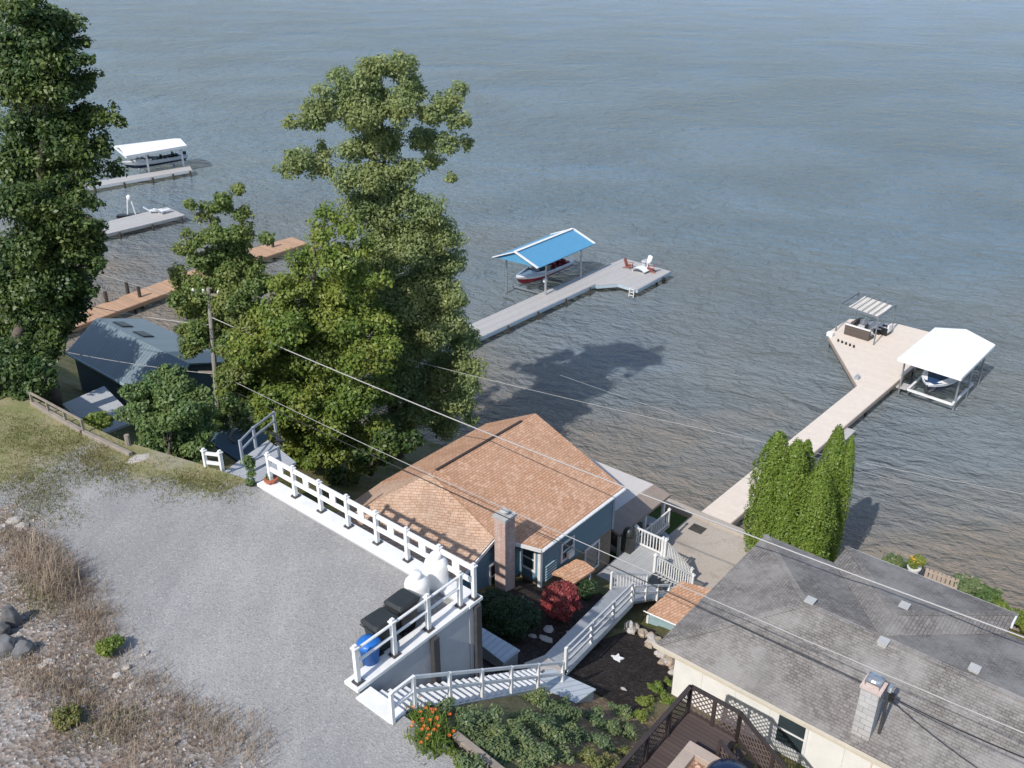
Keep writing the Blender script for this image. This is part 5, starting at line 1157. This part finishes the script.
world_tree('shade_tree', 'tree just outside the left edge whose crown shades the blue cottage', bx, [((bx.x+dx, bx.y+dy, dz), r) for dx, dy, dz, r in ((0, 0, 19, 2.4), (1.5, 1, 16, 2.4), (-2, 0, 16, 2.6), (2.2, -2, 14, 2.0), (0, 2.5, 14.5, 2.4), (-2.5, -2, 13.5, 2.3), (1, -1, 12.5, 2.2), (3, 2, 17, 1.6), (-1, 3, 18, 1.8), (3.4, 4.6, 13.6, 1.3), (2.5, .5, 11.5, 1.5))], M['leafC'], .26, .4, .4)
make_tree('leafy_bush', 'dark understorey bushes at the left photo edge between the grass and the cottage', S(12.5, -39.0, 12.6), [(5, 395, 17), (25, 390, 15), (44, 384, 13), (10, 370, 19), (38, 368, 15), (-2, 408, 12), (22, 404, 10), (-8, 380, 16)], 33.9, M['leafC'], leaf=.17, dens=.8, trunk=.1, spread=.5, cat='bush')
make_tree('leafy_bush', 'dark leafy shrub over the dark deck between the pole and the white railing', at(232, 440, 10.4), [(222, 424, 11), (236, 416, 12), (249, 428, 9), (230, 404, 11), (215, 412, 9), (246, 410, 10)], 35.5, M['leafC'], leaf=.13, dens=.7, trunk=.06, spread=.4, cat='bush')
make_tree('leafy_bush', 'big round ivy green bush between the cottage and the white fence piece', at(175, 466, 11.2), [
 (140, 395, 16), (160, 388, 18), (182, 385, 16), (198, 398, 14), (132, 412, 14), (152, 415, 20), (178, 412, 22), (200, 420, 14), (150, 438, 18), (175, 440, 20), (197, 445, 15), (165, 458, 13), (188, 460, 13), (152, 452, 10), (128, 392, 8), (205, 430, 10), (168, 372, 10)],
 31.5, M['leafD'], leaf=.13, dens=1.5, trunk=.08, spread=.5, cat='bush')
make_shrub('weed_clump', 'bright green weed clump behind the timber edging', at(97, 433, 11.8), .8, .8, M['leafB'], .09)
make_tree('shade_tree', 'tree standing beyond the right edge of the photo whose shadow falls on the lake', at(1090, 700, 3), [(1090, 520, 30), (1110, 560, 34), (1080, 590, 26), (1120, 610, 34), (1060, 560, 12), (1085, 640, 24)], 30, M['leafA'], leaf=.22, dens=.45, trunk=.3, extra=1)
# thuja columns
def thuja(name, label, base, top_y, rpx, group):
    base = Vector(base); v_ = (top_y-CY)/F; zt_ = CAMH+(-sp-v_*cp)*base.y/(cp-v_*sp); H_ = zt_-base.z; R = rpx*mpp(base+UZ*H_*.4)
    t = thing(name, label, 'tree', base, group); n = int(2*math.pi*R*H_*.75*380)
    h = rng.random(n)**.85; th = rng.random(n)*2*math.pi
    prof = np.minimum(1, (1-h)**.55*1.85)*(.78+.22*np.minimum(1, h*6)); lump = 1+.08*np.sin(th*5+h*19)+.06*np.sin(th*9-h*31)+.05*np.sin(h*47+th*2)
    r = R*prof*lump*(.84+.16*rng.random(n)); P = np.stack([base.x+r*np.cos(th), base.y+r*np.sin(th), base.z+h*H_+.1*rng.normal(size=n)], 1)
    N = np.stack([np.cos(th), np.sin(th), .5+0*th], 1)+rng.normal(size=(n, 3))*.55
    cards('crown', P, N, .095, M['leafT'], t)
    m = MB(); m.lathe(base, [(R*.5, 0.05), (R*.74, H_*.12), (R*.74, H_*.5), (R*.5, H_*.75), (R*.2, H_*.92), (.01, H_*.97)], 14); m.build('inner_growth', M['leafT'], t, smooth=True)
    m = MB(); m.tube([base-UZ*.2, base+UZ*H_*.6], .1, 8); m.build('trunk', M['bark'], t)
G_ = 'columnar thuja trees behind the grey roofed house'
thuja('thuja_tree', 'columnar bright green thuja, leftmost of the clump on the lawn by the sand dock', at(762, 552, 1.3), 434, 21, G_)
thuja('thuja_tree', 'columnar green thuja, second from the left and overlapping its left neighbour', at(778, 566, 1.3), 442, 18, G_)
thuja('thuja_tree', 'columnar green thuja peeking out behind the gap of the clump', at(790, 548, 1.3), 442, 13, G_)
thuja('thuja_tree', 'broad front thuja in the middle of the clump with its tip below the tallest one', at(801, 586, 1.3), 466, 21, G_)
thuja('thuja_tree', 'tallest thuja of the clump, standing behind the broad front one', at(814, 566, 1.3), 428, 15, G_)
thuja('thuja_tree', 'slim thuja at the right end of the clump, partly in shadow', at(827, 568, 1.3), 438, 9, G_)
# yard shrubs
def gP(px, py, z0=6.5):
    z = z0
    for i in range(12): P = at(px, py, z); z = gz(*ab(P))
    return at(px, py, z)
P = gP(560, 618); print('maple', P, gz(*ab(P)))
make_shrub('crimson_bush', 'round crimson leaved bush beside the grey ramp', P-UZ*.1, .8, 1.9, M['leafR'], .08, lumps=40)
make_shrub('yew_shrub', 'dark green yew shrub left of the crimson bush, under the blue wall', gP(512, 632), 1.05, 1.3, M['leafY'], .08, lumps=14)
make_shrub('yew_shrub', 'dark yew shrub hugging the blue wall nearest the brick chimney', gP(495, 618), .9, 1.1, M['leafY'], .08, lumps=10)
make_shrub('dark_shrub', 'small dark purple leaved shrub between crimson bush and grey deck', gP(588, 598), .55, .9, M['leafY'], .08, lumps=8)
for k, (px, py, r) in enumerate(((545, 640, .32), (548, 631, .3), (532, 637, .18), (570, 634, .2))):
    P = gP(px, py); m = MB(); m.rock(P+UZ*.02, r, r*.75, .07, 20+k); tag(m.build('stepping_stone', M['rockp']), ['largest pale stepping stone nearest the ramp foot', 'pale stepping stone just behind the largest one', 'small tan stepping stone beside the yew shrub', 'small stepping stone in the shade under the crimson bush'][k], 'stone')
# star ornament and stone edging of the mulch bed
P = gP(617, 660); m = MB(); pts = []
for k in range(10): r = .26 if k % 2 == 0 else .13; a = k*math.pi/5; pts.append(P+Vector((r*math.cos(a), r*math.sin(a), .1)))
m.slab(pts, .06); tag(m.build('star_stone', M['white']), 'white star shaped stepping stone on the dark mulch', 'ornament')
P = gP(623, 690); m = MB(); m.rock(P, .14, .12, .09, 9); tag(m.build('pale_stone', M['rockp']), 'pale round stone at the lower edge of the dark mulch', 'stone')
r_ = random.Random(11); pth = [(629, 628), (640, 633), (650, 642), (660, 654), (668, 664), (676, 672), (684, 680)]
cnt = 0
for i in range(len(pth)-1):
    for k in range(6):
        f = k/6; px = pth[i][0]+(pth[i+1][0]-pth[i][0])*f+r_.uniform(-5, 6); py = pth[i][1]+(pth[i+1][1]-pth[i][1])*f+r_.uniform(-4, 4)
        P = gP(px, py); m = MB(); s = r_.uniform(.1, .2); m.rock(P+UZ*(s*.6+r_.random()*.12), s*1.3, s, s*.8, cnt+100); o = m.build('edging_stone', M['rockt'] if cnt % 3 else M['rockp']); cnt += 1
        tag(o, 'rough tan stone in the low stone edging between dark mulch and cream house', 'stone', 'rough stones edging the dark mulch')
# juniper bed: one low spreading mass, and its neighbours
def jun(label, pts, mat=None, leaf=.07, nm='juniper', dens=.9, cat='shrub'):
    cl = []
    for px, py, r in pts: P = gP(px, py, 9); cl.append((tuple(P+UZ*.06), r))
    t = thing(nm, label, cat, Vector(cl[0][0])); P_, N_2 = clump_points(cl, dens, leaf, .42, .5); cards('foliage', P_, N_2+np.array([0, 0, .5]), leaf, mat or M['leafJ'], t)
    m = MB()
    for c, r in cl: m.tube([Vector(cl[0][0])-UZ*.15, Vector(c)-UZ*.05], [.04, .012], 5)
    m.build('stem', M['bark'], t)
jun('spreading juniper right of the orange lilies along the white staircase', [(470, 705, .6), (455, 718, .5), (490, 695, .5), (478, 725, .6), (500, 712, .6), (462, 735, .45), (440, 712, .4), (470, 697, .4), (448, 703, .3), (490, 740, .5), (480, 712, .5)])
jun('spreading juniper in the middle of the slope below the ribbed cover', [(520, 700, .55), (540, 705, .6), (512, 690, .4), (530, 725, .6), (555, 718, .45), (560, 705, .3), (545, 740, .5), (510, 740, .5), (520, 690, .4), (500, 690, .35), (535, 690, .35), (550, 728, .45), (570, 722, .4), (568, 740, .4)])
jun('spreading juniper at the bottom edge of the slope', [(500, 758, .5), (530, 762, .5), (480, 752, .45), (558, 760, .45), (470, 768, .4)])
jun('pale green ground juniper left of the lattice railing', [(590, 720, .4), (605, 730, .45), (618, 712, .4), (600, 745, .45), (578, 738, .35), (625, 735, .4)])
jun('bright green weeds at the lattice railing below the stones', [(655, 690, .3), (665, 700, .3), (645, 705, .35), (668, 684, .22), (640, 718, .3)], M['leafB'])
jun('low pale weeds at the bottom edge between juniper and lattice', [(585, 762, .4), (605, 765, .4), (625, 758, .3)], M['weedg'])
drape('ground_litter', [(16.0, -12.4), (18.4, -13.9), (18.5, -10.4), (20.0, -10.0), (19.5, -8.7), (13, -8.7), (12, -10.5)], .25, ground_mat('brown_litter', [(.20, .13, .085, 1), (.27, .20, .13, 1), (.13, .13, .05, 1)], [.9, 1.6, 12], .03, 12), .03)
# orange daylilies
def blades(name, pts, h, n, mat, w=.012, spreadv=.35, kind=None, par=None, leanv=.5):
    P = []; F_ = []
    vs = []
    for c in pts:
        c = np.array(c)
        for i in range(n):
            b = c+np.array([rng.normal()*spreadv, rng.normal()*spreadv, 0]); th = rng.random()*6.28; hh = h*(.5+.8*rng.random()); l = leanv*rng.random()*hh
            d = np.array([math.cos(th), math.sin(th), 0]); s = np.array([-d[1], d[0], 0])*w
            m1 = b+d*l*.35+np.array([0, 0, hh*.6]); tp_ = b+d*l+np.array([0, 0, hh*(.9-.3*l/hh)])
            k = len(vs); vs += [b-s, b+s, m1+s, m1-s, tp_]; F_ += [(k, k+1, k+2, k+3), (k+3, k+2, k+4)]
    org = wloc(par) if par is not None else Vector(tuple(pts[0]))
    me = bpy.data.meshes.new(name); me.from_pydata([tuple(v-np.array(org)) for v in vs], [], F_); me.materials.append(mat)
    o = bpy.data.objects.new(name, me); C.objects.link(o)
    if par is not None: o.parent = par
    else: o.location = org
    if kind: o['kind'] = kind
    return o
for k, (ps, lb) in enumerate((([(412, 712), (418, 722)], 'orange daylilies nearest the foot of the white stair railing'), ([(432, 728), (440, 738)], 'orange daylilies in the middle of the planting along the lot edge'), ([(424, 738), (434, 750)], 'orange daylilies lowest along the gravel lot edge'))):
    t = thing('daylily', lb, 'flowers', gP(ps[0][0], ps[0][1], 12.4)); pts = [tuple(gP(a_, b_, 12.4)) for a_, b_ in ps]
    blades('leaves', pts, .36, 260, M['leafB'], .012, .17, par=t, leanv=.8); 
    fl = MB()
    for i in range(12):
        q = Vector(pts[i % 2])+Vector((random.gauss(0, .2), random.gauss(0, .2), random.uniform(.38, .52)))
        for j in range(6):
            a = j*math.pi/3; fl.add([q, q+Vector((math.cos(a-.3)*.035, math.sin(a-.3)*.035, .03)), q+Vector((math.cos(a)*.06, math.sin(a)*.06, .03)), q+Vector((math.cos(a+.3)*.035, math.sin(a+.3)*.035, .03))], [(0, 1, 2, 3)])
    fl.build('blossoms', M['orange'], t)
jun('small green weeds growing against the gravel edge at the bottom', [(452, 756, .18), (462, 764, .18), (448, 748, .15)], M['leafB'], .07)
m = MB(); A_, B_ = gP(430, 735, 12.5), gP(500, 790, 12.5); A_ = at(455, 738, 12.35); B_ = at(520, 790, 12.35); m.beam(A_, B_, .22, .35); tag(m.build('timber_edging', M['wood'], bevel=.02), 'weathered timber edging between the daylilies and the junipers', 'edging')
# shoreline planting behind grey house
fb = MB()
def fence_small(label, px0, py0, px1, py1, z, n, slats=False):
    p, q = at(px0, py0, z), at(px1, py1, z); t = thing('picket_fence' if slats else 'shore_fence', label, 'fence', p)
    if slats:
        for k in range(n): c = p.lerp(q, k/(n-1)); m = MB(); m.beam(c, c+UZ*.9, .14, .04, UA); m.build('picket', M['tanp'] if False else M['sandf'], t)
        m = MB(); m.beam(p+UZ*.35, q+UZ*.35, .05, .08); m.beam(p+UZ*.75, q+UZ*.75, .05, .08); m.build('rail', M['sandf'], t)
    else:
        for k in range(n+1): c = p.lerp(q, k/n); m = MB(); m.box(c, .08, .08, .6, -AZ, True); m.build('post', M['wood'], t)
        m = MB(); m.beam(p+UZ*.6, q+UZ*.6, .06, .08); m.build('rail', M['wood'], t)
fence_small('weathered low rail fence on the seawall, left of the pale pickets', 882, 557, 922, 571, 1.3, 3)
fence_small('pale slatted picket fence on the seawall behind the grey roof', 924, 583, 954, 594, 1.2, 8, True)
fence_small('weathered low rail fence on the seawall, right of the pale pickets', 956, 583, 1001, 602, 1.3, 3)
P = at(912, 576, 1.2); t = thing('flower_pot', 'white flower pot with yellow and orange flowers on the seawall garden', 'flower pot', P)
m = MB(); m.lathe(P, [(.2, 0), (.3, .5), (.34, .52), (.34, .6)], 16); m.build('pot', M['white'], t); pv, pn = clump_points([(tuple(P+UZ*.9), .4)], .9, .09); cards('plant', pv, pn, .09, M['leafB'], t); pv, pn = clump_points([(tuple(P+UZ*1.0), .3)], .12, .08); cards('blossoms', pv, pn, .08, M['yel'], t)
for lb, px, py, r, mt in (('yellow green shrub in the left corner of the seawall garden', 892, 562, .6, 'leafJ'), ('low green plant beside the white flower pot', 902, 568, .4, 'leafY'), ('pale green leafy shrub right of the picket fence', 966, 592, .9, 'leafJ'), ('green shrub near the right corner of the seawall garden', 984, 600, .8, 'leafD'), ('small green shrub at the right corner of the seawall garden', 996, 606, .5, 'leafB')):
    make_shrub('garden_shrub', lb, at(px, py+5, 1.1), r, r*1.2, M[mt], .1, lumps=8)
make_shrub('garden_shrub', 'low green shrub at the right photo edge below the white fascia corner', at(1018, 626, 1.1), .8, .6, M['leafB'], .1, lumps=8)
# ================================================================ BANK: boulders, weeds, stones
for k, (px, py, rx, ry, rz_, lb) in enumerate(((13, 622, .28, .22, .5, 'upright dark grey boulder, tallest of the group at the left edge'), (6, 646, .4, .3, .3, 'wide grey boulder at the left edge below the upright one'), (25, 650, .3, .26, .3, 'rounded grey boulder right of the wide one'), (3, 632, .25, .2, .35, 'grey boulder cut by the left photo edge'))):
    P = gP(px, py+5, 12.75); m = MB(); m.rock(P+UZ*rz_*.6, rx, ry, rz_, 40+k); tag(m.build('boulder', M['rockm'], bevel=.03), lb, 'boulder')
for px, py, s, lb in ((14, 524, .24, 'pale flat stone slab lying at the top of the dry weeds'), (22, 529, .2, 'second pale flat slab just right of the first one'), (3, 531, .22, 'pale stone slab at the left photo edge'), (50, 664, .12, 'whitish stone on the bank below the boulders'), (43, 668, .1, 'pale tan stone beside the whitish one'), (85, 694, .13, 'pale stone in the middle of the bank'), (127, 670, .11, 'white stone near the green bush on the bank'), (118, 678, .12, 'tan stone left of the small white one'), (133, 688, .09, 'small pale stone below the green bush'), (146, 656, .1, 'pale stone at the gravel edge beside the green bush')):
    P = gP(px, py, 12.78); m = MB(); m.rock(P+UZ*.09, s*1.2, s, s*.6, int(px)); tag(m.build('pale_stone', M['rockp']), lb, 'stone')
def bankpts(n, amin, amax_off, b0, b1, clus=None):
    out = []
    while len(out) < n:
        b = random.uniform(b0, b1); ed_ = bank_a(b); a = random.uniform(amin, ed_+amax_off)
        out.append(tuple(S(a, b, gz(a, b)+.02)))
    return out
wp = []; r_ = random.Random(5)
def wpx(n, x0, y0, x1, y1, sp_):
    for i in range(n):
        f = r_.random(); px = x0+(x1-x0)*f+r_.gauss(0, sp_); py = y0+(y1-y0)*f+r_.gauss(0, sp_*.8); P = gP(px, py, 12.72); wp.append((P.x, P.y, P.z+.05))
wpx(120, 20, 545, 75, 600, 17); wpx(40, 40, 560, 60, 590, 14); wpx(60, 75, 600, 110, 650, 13); wpx(70, 130, 675, 260, 765, 14); wpx(45, 60, 680, 120, 740, 26); wpx(45, 0, 660, 90, 700, 14); wpx(40, 100, 720, 180, 768, 16); wpx(50, 0, 530, 40, 570, 10)
blades('dry_weeds', wp, .27, 22, M['weed'], .007, .22, kind='stuff', leanv=.9)
wp = []; wpx(80, 10, 470, 60, 510, 16); wpx(70, 60, 470, 190, 485, 10); wpx(60, 0, 430, 60, 450, 14); wpx(40, 180, 480, 240, 492, 6); wpx(30, 50, 720, 150, 735, 12); wpx(30, 30, 575, 50, 610, 6); wpx(60, 60, 440, 120, 470, 10)
blades('dry_grass', wp, .13, 40, M['weedg'], .008, .3, kind='stuff', leanv=.6)
wp = []; wpx(40, 40, 560, 70, 600, 9); blades('tall_dry_weeds', wp, .8, 14, M['weed'], .008, .15, kind='stuff', leanv=.9)
make_shrub('green_bush', 'small bright green bush at the edge of the gravel lot on the bank', gP(112, 655, 12.7)+UZ*.05, .38, .5, M['leafB'], .06, lumps=10)
make_shrub('green_bush', 'olive green scrub patch in the middle of the bank', gP(70, 722, 12.8)+UZ*.05, .4, .3, M['weedg'], .05, lumps=8)
# loose stones on the bank: one object
sb_ = MB(); r_ = random.Random(8)
for i in range(1300):
    b = r_.uniform(-30, -3); a = bank_a(b)-abs(r_.gauss(0, 2.2))+.3; s = r_.uniform(.02, .06); P = S(a, b, gz(a, b)+.065)
    c = P; q = [c+Vector((s*r_.uniform(.7, 1.2)*math.cos(k*1.57+i), s*r_.uniform(.7, 1.2)*math.sin(k*1.57+i), 0)) for k in range(4)]
    sb_.add(q+[c+Vector((r_.uniform(-.3, .3)*s, r_.uniform(-.3, .3)*s, s*.9))], [(0, 1, 4), (1, 2, 4), (2, 3, 4), (3, 0, 4)])
sb_.build('loose_stones', M['rockp'])['kind'] = 'stuff'
# ================================================================ POLE AND CABLES
pb = at(214, 432, 8.5); pb = Vector((pb.x, pb.y, gz(*ab(pb)))); v_ = (288-CY)/F; zt2 = CAMH+(-sp-v_*cp)*pb.y/(cp-v_*sp)
UP = thing('utility_pole', 'grey wooden utility pole standing among the trees left of the yellow green tree', 'utility pole', pb); print('pole', pb, zt2)
pb = atY(212.5, 405, 42.6); pb = Vector((pb.x, 42.6, 0)); gb_ = gz(*ab(pb)); v_ = (286-CY)/F; zt2 = CAMH+(-sp-v_*cp)*pb.y/(cp-v_*sp); pb.z = gb_; UP.location = pb; PT = atY(208.5, 288, 42.6)
onp = lambda py: pb.lerp(PT, (atY(210, py, 42.6).z-pb.z)/(PT.z-pb.z))
m = MB(); m.tube([pb-UZ*.3, PT], .15, 10, r1=.11); m.build('pole_shaft', M['pole'], UP)
m = MB(); m.beam(PT-UZ*.35-Vector((.95, -.2, 0)), PT-UZ*.35+Vector((.95, -.2, 0)), .1, .12); m.build('crossarm', M['wood'], UP)
for dx in (-.85, -.3, .5): m = MB(); m.lathe(PT-UZ*.28+Vector((dx, -.2*dx, 0)), [(.05, 0), (.08, .05), (.08, .14), (.04, .2)], 10); m.build('insulator', M['white'], UP)
m = MB(); zlow = onp(372); m.beam(zlow-Vector((.9, -.1, .05)), zlow+Vector((.2, 0, 0)), .08, .1); m.build('lower_arm', M['wood'], UP)
def cable(label, p, q, sag, r, mat, n=28):
    p = Vector(p); q = Vector(q); m = MB(); m.tube([p.lerp(q, i/n)-UZ*sag*4*(i/n)*(1-i/n) for i in range(n+1)], r, 6); tag(m.build('power_cable', mat), label, 'cable')
def onpole(py): z = atY(210, py, 42.6).z; return pb.lerp(PT, (z-pb.z)/(PT.z-pb.z))
cable('thick pale cable from the pole top crossing above the brown roof', onpole(317), atY(1045, 645, 21.5), .35, .024, M['wire_w'])
cable('pale cable from the lower pole arm crossing the brown roof and the grey roof', onpole(372), atY(1045, 742, 14.5), .3, .014, M['wire_w'])
cable('dark cable from low on the pole passing over the chimney of the blue house', onpole(383), MT-UZ*.08, .0, .018, M['wire_d'])
cable('dark cable from the service mast running off to the lower right', MT-UZ*.12, atY(1045, 766, 13.2), .08, .018, M['wire_d'])
cable('second thin dark cable from the service mast running steeply to the lower right', MT-UZ*.2, atY(1010, 790, 13.0), .12, .012, M['wire_d'])
cable('thin pale cable high over the lake behind the trees', atY(60, 262, 52), atY(1045, 498, 36), .9, .011, M['wire_w'])
cable('thin pale cable from the left edge to the top of the utility pole', atY(-30, 270, 46), onpole(325), .5, .018, M['wire_w'])
cable('thin cable from the left edge passing over the cottage to the lower pole arm', atY(-30, 330, 42), onpole(374), .3, .016, M['wire_w'])
cable('thinnest cable above the lake, right of the thuja clump', atY(560, 375, 42), atY(1045, 520, 35), .35, .007, M['wire_w'])
# ================================================================ CAMERA, LIGHT, RENDER SETTINGS
cam = bpy.data.cameras.new('camera'); co = bpy.data.objects.new('camera', cam); C.objects.link(co); co.location = (0, 0, CAMH); co.rotation_euler = (math.pi/2-PITCH, 0, 0)
cam.sensor_width = 36; cam.lens = F/1024*36; cam.clip_end = 9000; bpy.context.scene.camera = co
SUN_EL = math.radians(43); LA = math.radians(36)       # light travels towards azimuth LA (from +Y, clockwise)
d = Vector((math.sin(LA)*math.cos(SUN_EL), math.cos(LA)*math.cos(SUN_EL), -math.sin(SUN_EL)))
sl = bpy.data.lights.new('sun', 'SUN'); sl.energy = SUN_E; sl.angle = math.radians(.55); sl.color = (1, .955, .89); so_ = bpy.data.objects.new('sun', sl); C.objects.link(so_); so_.rotation_euler = d.to_track_quat('-Z', 'Y').to_euler(); so_.location = (-40, -40, 80)
w = bpy.data.worlds.new('World'); bpy.context.scene.world = w; w.use_nodes = True; nt = w.node_tree; bg = nt.nodes['Background']; sk = nt.nodes.new('ShaderNodeTexSky'); sk.sky_type = 'NISHITA'; sk.sun_disc = False
sk.sun_elevation = SUN_EL; sk.sun_rotation = LA+math.pi; sk.air_density = 1.0; sk.dust_density = 1.0; sk.ozone_density = 1.5
nt.links.new(sk.outputs[0], bg.inputs[0]); bg.inputs[1].default_value = SKY_E
vs_ = bpy.context.scene.view_settings; vs_.view_transform = 'Standard'; vs_.look = 'None'; vs_.gamma = 1; vs_.exposure = EXPO
for o in list(bpy.data.objects):
    if 'w' in o: del o['w']
